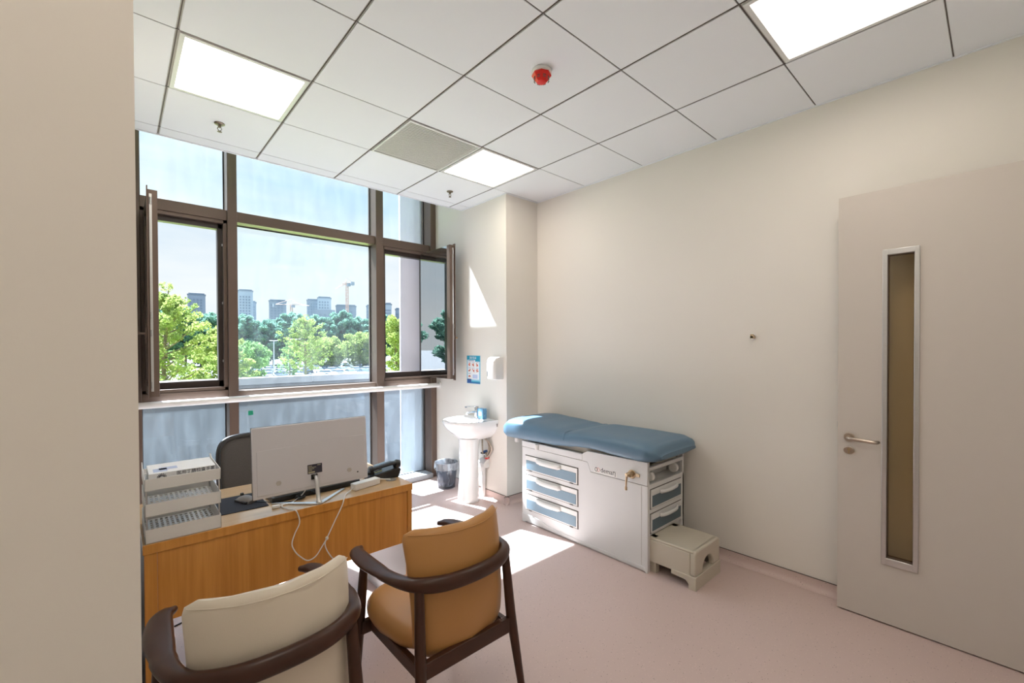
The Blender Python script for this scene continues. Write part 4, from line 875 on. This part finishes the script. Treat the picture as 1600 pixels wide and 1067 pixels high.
# ================================================================== ARMCHAIRS
def armchair(label, loc, rz, leather, name='armchair'):
    A = thing(name, label, 'armchair', loc, rz, 'visitor armchairs in front of the desk')
    # hooped arm rail, one bent piece
    key = [(-0.196, 0.283, 0.644), (-0.234, 0.232, 0.653), (-0.248, 0.12, 0.660), (-0.248, 0.0, 0.668), (-0.240, -0.11, 0.675), (-0.206, -0.210, 0.680), (-0.12, -0.270, 0.682), (0.0, -0.287, 0.683)]
    key = key+[(-x, y, z) for x, y, z in key[-2::-1]]
    P = smooth_pts(key, 6); n = len(P); rad = []
    for i in range(n):
        u = min(i, n-1-i)/((n-1)/2)       # 0 tip .. 1 back
        if u < 0.06: w, h_ = 0.010+0.20*u, 0.010+0.05*u
        elif u < 0.5: w, h_ = 0.022+0.016*math.sin(math.pi*min(1, (u-0.06)/0.5)), 0.0155
        else: w, h_ = 0.032-0.010*min(1, (u-0.5)/0.3), 0.0155+0.014*min(1, (u-0.5)/0.3)
        rad.append((w, h_))
    bm = BM(); tube(bm, P, rad, 16, flat=True); obj('arm_rail', bm, 'darkwood', A, world=False, ang=60)
    # back shell: curved pad from below the seat to above the rail
    bm = BM(); NU, NV = 20, 22
    zt, zb = 0.852, 0.392
    def surf(u, v, off):
        # u -1..1 across, v 0..1 bottom..top
        z = zb+(zt-zb)*v
        hw = lerp_tab([(0, 0.188), (0.12, 0.204), (0.45, 0.208), (0.6, 0.212), (1, 0.220)], v)
        x = hw*u+0.006
        y = lerp_tab([(0, -0.250), (0.35, -0.264), (0.65, -0.262), (1, -0.246)], v)+0.085*(abs(u)**2.2)*(0.6+0.6*v)
        z += -0.012*0+ (0.0 if v < 0.5 else 0.0)
        return Vector((x, y+off, z))
    secs = []
    # closed cross-section loft upward with rounded rim
    for j in range(NV+1):
        v = j/NV
        r = 1.0
        if v > 0.90: r = math.sqrt(max(0, 1-((v-0.90)/0.10)**2))
        if v < 0.08: r = math.sqrt(max(0, 1-((0.08-v)/0.08)**2))
        r = max(r, 0.12); ring = []
        wsc = 1-(0.17*(1-r)); th = 0.024*(0.35+0.65*r)
        m_ = 36
        for k in range(m_):
            a = 2*math.pi*k/m_; c, s = math.cos(a), math.sin(a)
            uu = (abs(c)**0.28)*(1 if c > 0 else -1)*wsc; tt = (abs(s)**0.7)*(1 if s > 0 else -1)*th
            p = surf(uu, v, 0.024+tt); ring.append(p)
        secs.append(ring)
    loft(bm, secs); bk = obj('backrest', bm, leather, A, world=False, ang=70)
    bm = BM(); tube(bm, [surf(-0.96+1.92*k/30, 0.965, -0.0015+0.006) for k in range(31)], 0.0016, 6); obj('piping', bm, leather, bk, world=False)
    # seat
    bm = BM(); secs = []
    for z, k in ((0.395, 0.88), (0.402, 0.95), (0.425, 1.0), (0.450, 1.0), (0.470, 0.95), (0.480, 0.82), (0.484, 0.5)):
        ring = []
        for q in range(48):
            a = 2*math.pi*q/48; c, s = math.cos(a), math.sin(a)
            wx = 0.236 if s > 0 else 0.226
            ring.append((wx*k*(abs(c)**0.62)*(1 if c > 0 else -1), 0.035+(0.225)*k*(abs(s)**0.62)*(1 if s > 0 else -1), z))
        secs.append(ring)
    loft(bm, secs); obj('seat', bm, leather, A, world=False, ang=70)
    # legs
    for s in (-1, 1):
        bm = BM(); tube(bm, [(s*0.240, 0.145, 0.648), (s*0.248, 0.170, 0.42), (s*0.256, 0.215, 0.0)], [(0.017, 0.017), (0.019, 0.021), (0.011, 0.012)], 14); obj('leg', bm, 'darkwood', A, world=False)
        bm = BM(); tube(bm, [(s*0.200, -0.222, 0.672), (s*0.210, -0.246, 0.42), (s*0.238, -0.310, 0.0)], [(0.017, 0.017), (0.018, 0.022), (0.011, 0.012)], 14); obj('leg', bm, 'darkwood', A, world=False)
    bm = BM(); box(bm, -0.210, 0.210, -0.258, -0.234, 0.360, 0.420); obj('rear_rail', bm, 'darkwood', A, world=False, bevel=0.003)
    bm = BM(); box(bm, -0.249, 0.249, 0.150, 0.176, 0.345, 0.397); obj('front_rail', bm, 'darkwood', A, world=False, bevel=0.003)
    for s in (-1, 1):
        bm = BM(); box(bm, s*0.20-0.013, s*0.20+0.013, -0.22, 0.152, 0.350, 0.398); obj('side_rail', bm, 'darkwood', A, world=False, bevel=0.003)
    return A
armchair('tan leather armchair with a dark wooden arm rail, right one before the desk', (0.756, -0.985, 0), 0.0, 'tan_leather')
armchair('cream white leather armchair with a dark wooden arm rail, nearest the left wall', (0.108, -1.0, 0), 0.0, 'white_leather')

# ================================================================== OUTSIDE
bm = BM(); box(bm, -8, 9, 2.2, 3.35, -0.25, -0.12); tag(obj('terrace_slab', bm, 'coping'), 'pale grey roof terrace slab just outside the window', 'terrace')
pw = thing('parapet_wall', 'grey concrete parapet wall with a pale coping outside the window', 'parapet', (0.5, 3.27, -0.12))
bm = BM(); box(bm, -8, 9, 3.2, 3.35, -0.12, 1.09); obj('wall_body', bm, 'concrete', pw)
bm = BM()
for k in range(14): box(bm, -8+k*1.2, -8+(k+1)*1.2-0.012, 3.185, 3.365, 1.095, 1.175)
obj('coping', bm, 'coping', pw, bevel=0.004)
bm = BM(); prism(bm, [(2.316, 2.26), (2.49, 2.085), (3.4, 2.085), (3.4, 2.32), (2.33, 2.32)], 'z', -0.12, 6.0); tag(obj('facade_pier', bm, 'pier', bevel=0.01), 'tall grey concrete facade pier outside the right window bay', 'pier')
bm = BM(); box(bm, -9, 3.4, 2.08, 2.2, -0.5, 0.0); tag(obj('slab_edge', bm, 'concrete'), 'concrete floor edge below the window', 'ledge')

GZ = -4.6
bm = BM(); box(bm, -500, 900, 10, 1200, GZ-0.5, GZ); gr = struct('ground', bm, 'ground')
bm = BM(); prism(bm, [(-60, 148), (200, 148), (240, 175), (-60, 175)], 'z', GZ, GZ+0.06); tag(obj('lawn_strip', bm, 'grass'), 'bright green lawn strip between the car park and the tree belt', 'lawn')
bm = BM(); prism(bm, [(-20, 14), (60, 14), (60, 74), (-20, 74)], 'z', GZ, GZ+0.05); tag(obj('lawn_bed', bm, 'grass'), 'green planted ground in front of the car park', 'lawn')

# ---- trees
def leaves(name, centers, n, size, m, parent, seed, squash=0.8):
    rg = np.random.default_rng(seed); cs = np.array([c[:3] for c in centers]); rs = np.array([c[3] for c in centers])
    w = rs**2; idx = rg.choice(len(cs), n, p=w/w.sum())
    d = rg.normal(size=(n, 3)); d /= np.linalg.norm(d, axis=1)[:, None]
    rr = rs[idx]*(0.45+0.6*rg.random(n)**0.6)
    pos = cs[idx]+d*rr[:, None]*np.array([1, 1, squash])
    a = rg.normal(size=(n, 3)); a /= np.linalg.norm(a, axis=1)[:, None]
    b = np.cross(a, rg.normal(size=(n, 3))); b /= np.linalg.norm(b, axis=1)[:, None]
    sz = size*(0.6+0.8*rg.random(n))[:, None]
    V_ = np.stack([pos-a*sz, pos-b*sz*0.55, pos+a*sz, pos+b*sz*0.55], 1).reshape(-1, 3)
    me = D.meshes.new(name); me.vertices.add(4*n); me.vertices.foreach_set('co', V_.ravel()); me.loops.add(4*n); me.loops.foreach_set('vertex_index', np.arange(4*n))
    me.polygons.add(n); me.polygons.foreach_set('loop_start', np.arange(0, 4*n, 4)); me.polygons.foreach_set('loop_total', np.full(n, 4)); me.update(calc_edges=True)
    me.materials.append(M[m]); o = D.objects.new(name, me); COL.objects.link(o); o.parent = parent; return o
def tree(label, loc, h, spread, kind, n, lsize, seed, group=None, trunk_h=0.2, name='tree'):
    T = thing(name, label, 'tree', loc, 0, group); rg = random.Random(seed); cs = []; bm = BM()
    tr = h*0.016
    tube(bm, [(0, 0, 0), (0.02*h*rg.uniform(-1, 1), 0.02*h*rg.uniform(-1, 1), h*0.5), (0.02*h*rg.uniform(-1, 1), 0, h*0.93)], [tr, tr*0.6, tr*0.12], 8)
    nb = {'dense': 20, 'open': 44, 'poplar': 22}[kind]
    for k in range(nb):
        u = trunk_h+(1-trunk_h)*(k+0.5)/nb; a = k*2.4+rg.uniform(-0.4, 0.4)
        if kind == 'open': prof = 0.28+0.95*math.sin(math.pi*min(1, (1.02-u)/(1-trunk_h)*0.62)); up_a = 0.55
        elif kind == 'poplar': prof = 0.55+0.5*math.sin(math.pi*(1-u)/(1-trunk_h)*0.8); up_a = 0.9
        else: prof = math.sin(math.pi*(0.12+0.80*(u-trunk_h)/(1-trunk_h)))*0.95+0.1; up_a = 0.3
        L_ = spread*prof*rg.uniform(0.7, 1.1); p0 = Vector((0, 0, h*u*0.88)); p1 = p0+Vector((math.cos(a)*L_, math.sin(a)*L_, L_*up_a))
        pm = p0.lerp(p1, 0.5)+Vector((0, 0, -0.06*L_)); tube(bm, [p0, pm, p1], [tr*0.32, tr*0.2, tr*0.06], 5)
        if kind == 'open':
            for q in (0.3, 0.42, 0.54, 0.66, 0.78, 0.9, 1.02): pq = p0.lerp(p1, q); cs.append((pq.x+rg.uniform(-.12, .12)*L_, pq.y+rg.uniform(-.12, .12)*L_, pq.z+rg.uniform(-.1, .1)*L_, spread*rg.uniform(0.08, 0.15)))
        else:
            for q in (0.4, 0.62, 0.85, 1.0): pq = p0.lerp(p1, q); cs.append((pq.x+rg.uniform(-.15, .15)*L_, pq.y+rg.uniform(-.15, .15)*L_, pq.z+rg.uniform(-.1, .15)*L_, spread*rg.uniform(0.17, 0.30)))
    cs.append((0, 0, h*0.94, spread*0.18))
    obj('trunk', bm, 'bark', T, world=False); return T, cs
def full_tree(label, loc, h, spread, kind, n, lsize, leaf, seed, group=None, trunk_h=0.2):
    T, cs = tree(label, loc, h, spread, kind, n, lsize, seed, group, trunk_h); leaves('foliage', cs, n, lsize, leaf, T, seed); return T
full_tree('light green tree close outside, behind the left open casement', (1.9, 29.5, GZ), 10.3, 2.0, 'open', 12000, 0.085, 'leaf_light', 1, trunk_h=0.30)
full_tree('bushy light green tree right of the nearest one, beside the window mullion', (5.2, 34, GZ), 8.0, 1.9, 'open', 12000, 0.10, 'leaf_light', 2, trunk_h=0.22)
full_tree('low light green tree further left in the same bay', (-0.1, 36, GZ), 8.4, 2.2, 'open', 11000, 0.10, 'leaf_mid', 21, trunk_h=0.2)
full_tree('slender young tree with open branches in the middle of the large pane', (19.6, 63.0, GZ), 11.2, 2.7, 'open', 5500, 0.13, 'leaf_light', 3, trunk_h=0.26)
full_tree('small rounded tree at the left edge of the large pane', (13.0, 66, GZ), 7.2, 2.6, 'dense', 6000, 0.18, 'leaf_mid', 4, trunk_h=0.12)
full_tree('thin small tree between two light posts behind the young tree', (21.5, 78, GZ), 7.6, 1.5, 'open', 1500, 0.17, 'leaf_mid', 5)
full_tree('bright green round tree at the right of the large pane, left one of the pair', (44.0, 124, GZ), 9.0, 5.5, 'dense', 7000, 0.30, 'leaf_light', 6, trunk_h=0.08)
full_tree('bright green round tree at the right edge of the large pane', (52.0, 121, GZ), 10.8, 5.2, 'dense', 7000, 0.30, 'leaf_light', 7, trunk_h=0.08)
full_tree('tall leafy green tree seen through the right open window bay', (30.5, 57, GZ), 10.6, 2.6, 'poplar', 9000, 0.16, 'leaf_light', 8, trunk_h=0.05)
full_tree('second leafy green tree beside the concrete pier in the right bay', (35.0, 59, GZ), 10.2, 2.8, 'poplar', 9000, 0.16, 'leaf_mid', 9, trunk_h=0.05)
# belt of dark trees beyond the lawn, copies of two grown trees
protoA, csA = tree('', (0, 0, 0), 17.5, 5.6, 'dense', 0, 0, 31, 'dark tree belt beyond the car park', 0.08); leaves('foliage', csA, 9000, 0.42, 'leaf_dark', protoA, 31)
protoB, csB = tree('', (0, 0, 0), 18.5, 4.6, 'poplar', 0, 0, 32, 'dark tree belt beyond the car park', 0.10); leaves('foliage', csB, 9000, 0.42, 'leaf_dark', protoB, 32)
rnd = random.Random(77); used = set(); ordn = ['first', 'second', 'third', 'fourth', 'fifth', 'sixth', 'seventh', 'eighth', 'ninth', 'tenth', 'eleventh', 'twelfth', 'thirteenth', 'fourteenth', 'fifteenth', 'sixteenth', 'seventeenth', 'eighteenth', 'nineteenth', 'twentieth', 'twenty-first', 'twenty-second', 'twenty-third', 'twenty-fourth', 'twenty-fifth', 'twenty-sixth', 'twenty-seventh', 'twenty-eighth']
for row in range(2):
    for k in range(17):
        x = 2+k*7.6+row*3.5+rnd.uniform(-1, 1); y = 180+row*9-x*0.22+rnd.uniform(-2, 2)
        P_ = protoA if (k+row) % 2 else protoB
        if P_ not in used: o = P_; used.add(P_)
        else: o = copy_tree(P_)
        o.location = (x, y, GZ); o.rotation_euler = (0, 0, rnd.uniform(0, 6.28)); s = rnd.uniform(0.90, 1.12); o.scale = (s*1.1, s*1.1, s)
        o['label'] = 'dark green belt tree, %s from the left in the %s row' % (ordn[k], ('front', 'rear')[row])

for k, (x, y) in enumerate(((-62, 96), (-74, 88), (-85, 80), (-95, 69), (-104, 60), (-52, 104))):     # continue the belt; seen mirrored in the open casement
    o = copy_tree(protoA if k % 2 else protoB); o.location = (x, y, GZ); o.rotation_euler = (0, 0, k*1.3); o.scale = (1.0, 1.0, 0.85)
    o['label'] = 'dark green tree far left, mirrored in the open right casement, %s from the left' % ordn[5-k]; o['group'] = 'trees mirrored in the open casement'
# ---- lamp posts
for x, y, lab in ((29.0, 119.2, 'left of the young tree'), (27.5, 96, 'just left of the young tree trunk'), (42.0, 124.5, 'right of the young tree')):
    P = thing('lamp_post', 'thin pale car park light post '+lab, 'lamp post', (x, y, GZ), 0, 'car park light posts')
    bm = BM(); cyl(bm, (x, y, GZ), (x, y, GZ+8.0), 0.16, 0.10, 10); obj('post', bm, 'lamp_metal', P)
    bm = BM(); tube(bm, [(x-1.0, y, GZ+8.05), (x, y, GZ+8.0), (x+1.0, y, GZ+8.05)], [(0.18, 0.06)]*3, 8); obj('lamp_head', bm, 'lamp_metal', P)

# ---- cars
def car_proto(m, label):
    C_ = thing('car', label, 'car', (0, 0, GZ), 0, 'cars in the car park')
    bm = BM(); secs = []
    for x, hw, z0, z1 in ((-2.2, 0.72, 0.35, 0.75), (-2.1, 0.84, 0.28, 0.90), (-1.2, 0.88, 0.22, 0.98), (1.2, 0.88, 0.22, 0.95), (2.0, 0.83, 0.28, 0.78), (2.22, 0.70, 0.35, 0.62)):
        secs.append([(x, -hw, z0), (x, hw, z0), (x, hw, z1-0.12), (x, hw*0.92, z1), (x, -hw*0.92, z1), (x, -hw, z1-0.12)])
    loft(bm, secs); loft(bm, [[(-1.15, -0.62, 1.40), (0.35, -0.62, 1.40), (0.35, 0.62, 1.40), (-1.15, 0.62, 1.40)], [(-1.05, -0.58, 1.45), (0.2, -0.58, 1.45), (0.2, 0.58, 1.45), (-1.05, 0.58, 1.45)]])
    obj('body', bm, m, C_, world=False)
    bm = BM(); loft(bm, [[(-1.75, -0.80, 0.93), (1.15, -0.80, 0.93), (1.15, 0.80, 0.93), (-1.75, 0.80, 0.93)], [(-1.15, -0.62, 1.40), (0.35, -0.62, 1.40), (0.35, 0.62, 1.40), (-1.15, 0.62, 1.40)]]); obj('windows', bm, 'carglass', C_, world=False)
    for sx in (-1.35, 1.4):
        for sy in (-1, 1):
            bm = BM(); cyl(bm, (sx, sy*0.70, 0.32), (sx, sy*0.90, 0.32), 0.32, seg=14); obj('wheel', bm, 'gasket', C_, world=False)
    return C_
cols = [('white', mat('white_car_paint', (0.75, 0.76, 0.78), 0.25, coat=0.5)), ('silver', mat('silver_car_paint', (0.45, 0.48, 0.50), 0.25, coat=0.5)), ('dark blue', mat('dark_car_paint', (0.08, 0.11, 0.16), 0.25, coat=0.5))]
protos = [car_proto(m, '') for _, m in cols]; used = set(); rnd = random.Random(5)
for row in range(5):
    for k in range(13):
        x = 16+row*3.2+k*2.75; y = 84+row*13.0-k*0.4+rnd.uniform(-0.4, 0.4)
        if rnd.random() < 0.10: continue
        ci = rnd.choice([0, 0, 1, 1, 2])
        if ci not in used: o = protos[ci]; used.add(ci)
        else: o = copy_tree(protos[ci])
        o.location = (x, y, GZ+0.01); o.rotation_euler = (0, 0, R(90 if rnd.random() < 0.5 else -90)+rnd.uniform(-0.05, 0.05))
        o['label'] = '%s parked car, %s bay from left, %s row' % (cols[ci][0], ordn[k], ('nearest', 'second nearest', 'middle', 'second farthest', 'farthest')[row])

# ---- towers
def tower(label, p0, p1, ztop, m, cap=True, step=None, depth=26):
    p0 = Vector((p0[0], p0[1], 0)); p1 = Vector((p1[0], p1[1], 0)); c0 = Vector((CAMP.x, CAMP.y, 0)); a0, a1 = p0-c0, p1-c0; dd = (a0.length+a1.length)/2
    w = dd*a0.angle(a1); m_ = (a0.normalized()+a1.normalized()).normalized(); u = Vector((m_.y, -m_.x, 0)); ang = math.atan2(u.y, u.x); p0 = c0+m_*dd-u*w/2
    T = thing('apartment_tower', label, 'building', (p0.x, p0.y, GZ), ang, 'apartment towers on the skyline')
    H = ztop-GZ; depth = min(depth, 13)
    bm = BM(); box(bm, 0, w, 0, depth, 0, H-2.0)
    if step: box(bm, step[0]*w, step[1]*w, -3.5, depth-4, 0, step[2]*H)
    obj('walls', bm, m, T, world=False)
    bm = BM()
    nf = int(H/3.2); nc = 4
    for c_ in range(nc):
        x0 = w*(0.10+0.8*c_/nc); x1 = x0+w*0.11
        for f in range(nf-2): box(bm, x0, x1, -0.25, 0.3, 3+f*3.2, 4.9+f*3.2)
    obj('windows', bm, 'tower_win', T, world=False)
    if cap:
        bm = BM(); box(bm, -0.45, w+0.45, -0.5, depth+0.4, H-2.0, H-1.2); box(bm, 0.8, w-0.8, 0.8, depth-1, H-1.2, H); obj('roof_cornice', bm, 'tower_win', T, world=False)
    return T
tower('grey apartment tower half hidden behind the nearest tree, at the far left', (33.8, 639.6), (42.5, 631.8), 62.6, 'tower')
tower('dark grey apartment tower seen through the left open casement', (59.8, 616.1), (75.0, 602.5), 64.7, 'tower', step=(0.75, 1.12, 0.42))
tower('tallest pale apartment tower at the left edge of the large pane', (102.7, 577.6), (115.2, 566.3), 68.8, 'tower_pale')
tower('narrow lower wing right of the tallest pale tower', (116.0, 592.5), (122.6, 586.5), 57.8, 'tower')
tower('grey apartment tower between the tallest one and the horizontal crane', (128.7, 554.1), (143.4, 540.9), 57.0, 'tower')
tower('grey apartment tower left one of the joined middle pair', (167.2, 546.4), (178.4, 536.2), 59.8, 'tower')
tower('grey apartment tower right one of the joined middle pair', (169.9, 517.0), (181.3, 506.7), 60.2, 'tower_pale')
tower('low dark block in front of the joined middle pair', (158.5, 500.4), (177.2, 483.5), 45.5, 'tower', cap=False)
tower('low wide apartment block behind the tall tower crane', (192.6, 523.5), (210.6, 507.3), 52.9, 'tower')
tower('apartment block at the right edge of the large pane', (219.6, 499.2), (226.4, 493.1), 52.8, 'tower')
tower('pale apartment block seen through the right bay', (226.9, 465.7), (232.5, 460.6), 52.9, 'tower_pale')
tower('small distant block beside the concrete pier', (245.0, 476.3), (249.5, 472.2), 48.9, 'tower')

def crane(label, base, zt, jib_dir, jib_l, back_l, rise):
    C_ = thing('tower_crane', label, 'crane', (base[0], base[1], GZ), 0, 'construction cranes on the skyline'); H = zt-GZ; r = 0.9; s = Vector((*jib_dir, 0)).normalized()
    bm = BM()
    for a in (-r, r):
        for b in (-r, r): tube(bm, [(a, b, 0), (a, b, H)], 0.22, 4)
    z = 0.0; fl = 1
    while z < H-2.5:
        for (ax, ay, bx_, by_) in ((-r, -r, r, -r), (-r, r, r, r), (-r, -r, -r, r), (r, -r, r, r)): tube(bm, [(ax, ay, z), (bx_, by_, z+2.5)] if fl > 0 else [(bx_, by_, z), (ax, ay, z+2.5)], 0.13, 4)
        z += 2.5; fl = -fl
    obj('mast', bm, 'crane', C_, world=False)
    bm = BM(); e0 = Vector((0, 0, H)); n_ = Vector((-s.y, s.x, 0))
    e1 = e0+s*jib_l+Vector((0, 0, rise)); e2 = e0-s*back_l+Vector((0, 0, -rise*back_l/jib_l*0.3))
    for q in (-0.8, 0.8): tube(bm, [e0+n_*q, e1+n_*q*0.4], 0.2, 4); tube(bm, [e0+n_*q, e2+n_*q], 0.22, 4)
    tube(bm, [e0+Vector((0, 0, 2.2)), e1], 0.2, 4)
    for k in range(12):
        a = e0.lerp(e1, k/12); b = (e0+Vector((0, 0, 2.2))).lerp(e1, (k+0.5)/12); c = e0.lerp(e1, (k+1)/12); tube(bm, [a, b, c], 0.14, 4)
    tube(bm, [e0+Vector((0, 0, 2.2)), e0+Vector((0, 0, 5.0)), e2], 0.15, 4); tube(bm, [e0+Vector((0, 0, 5.0)), e0.lerp(e1, 0.6)], 0.1, 4)
    obj('jib', bm, 'crane', C_, world=False)
    bm = BM(); c = e2; box(bm, c.x-1.5, c.x+1.5, c.y-1.5, c.y+1.5, c.z-2.5, c.z+0.5); box(bm, -1.4+1.5, 1.4+1.5, -1.2, 1.2, H-2.6, H); obj('counterweight', bm, 'tower', C_, world=False)
crane('tall tower crane with a raised short jib above the low wide block', (155.9, 395.1), 60.5, (-0.9, 0.45), 9.5, 4.5, -5.5)
crane('tower crane with a long horizontal jib between two grey towers', (124.0, 450.5), 43.2, (0.74, -0.67), 17.0, 16.0, -1.2)
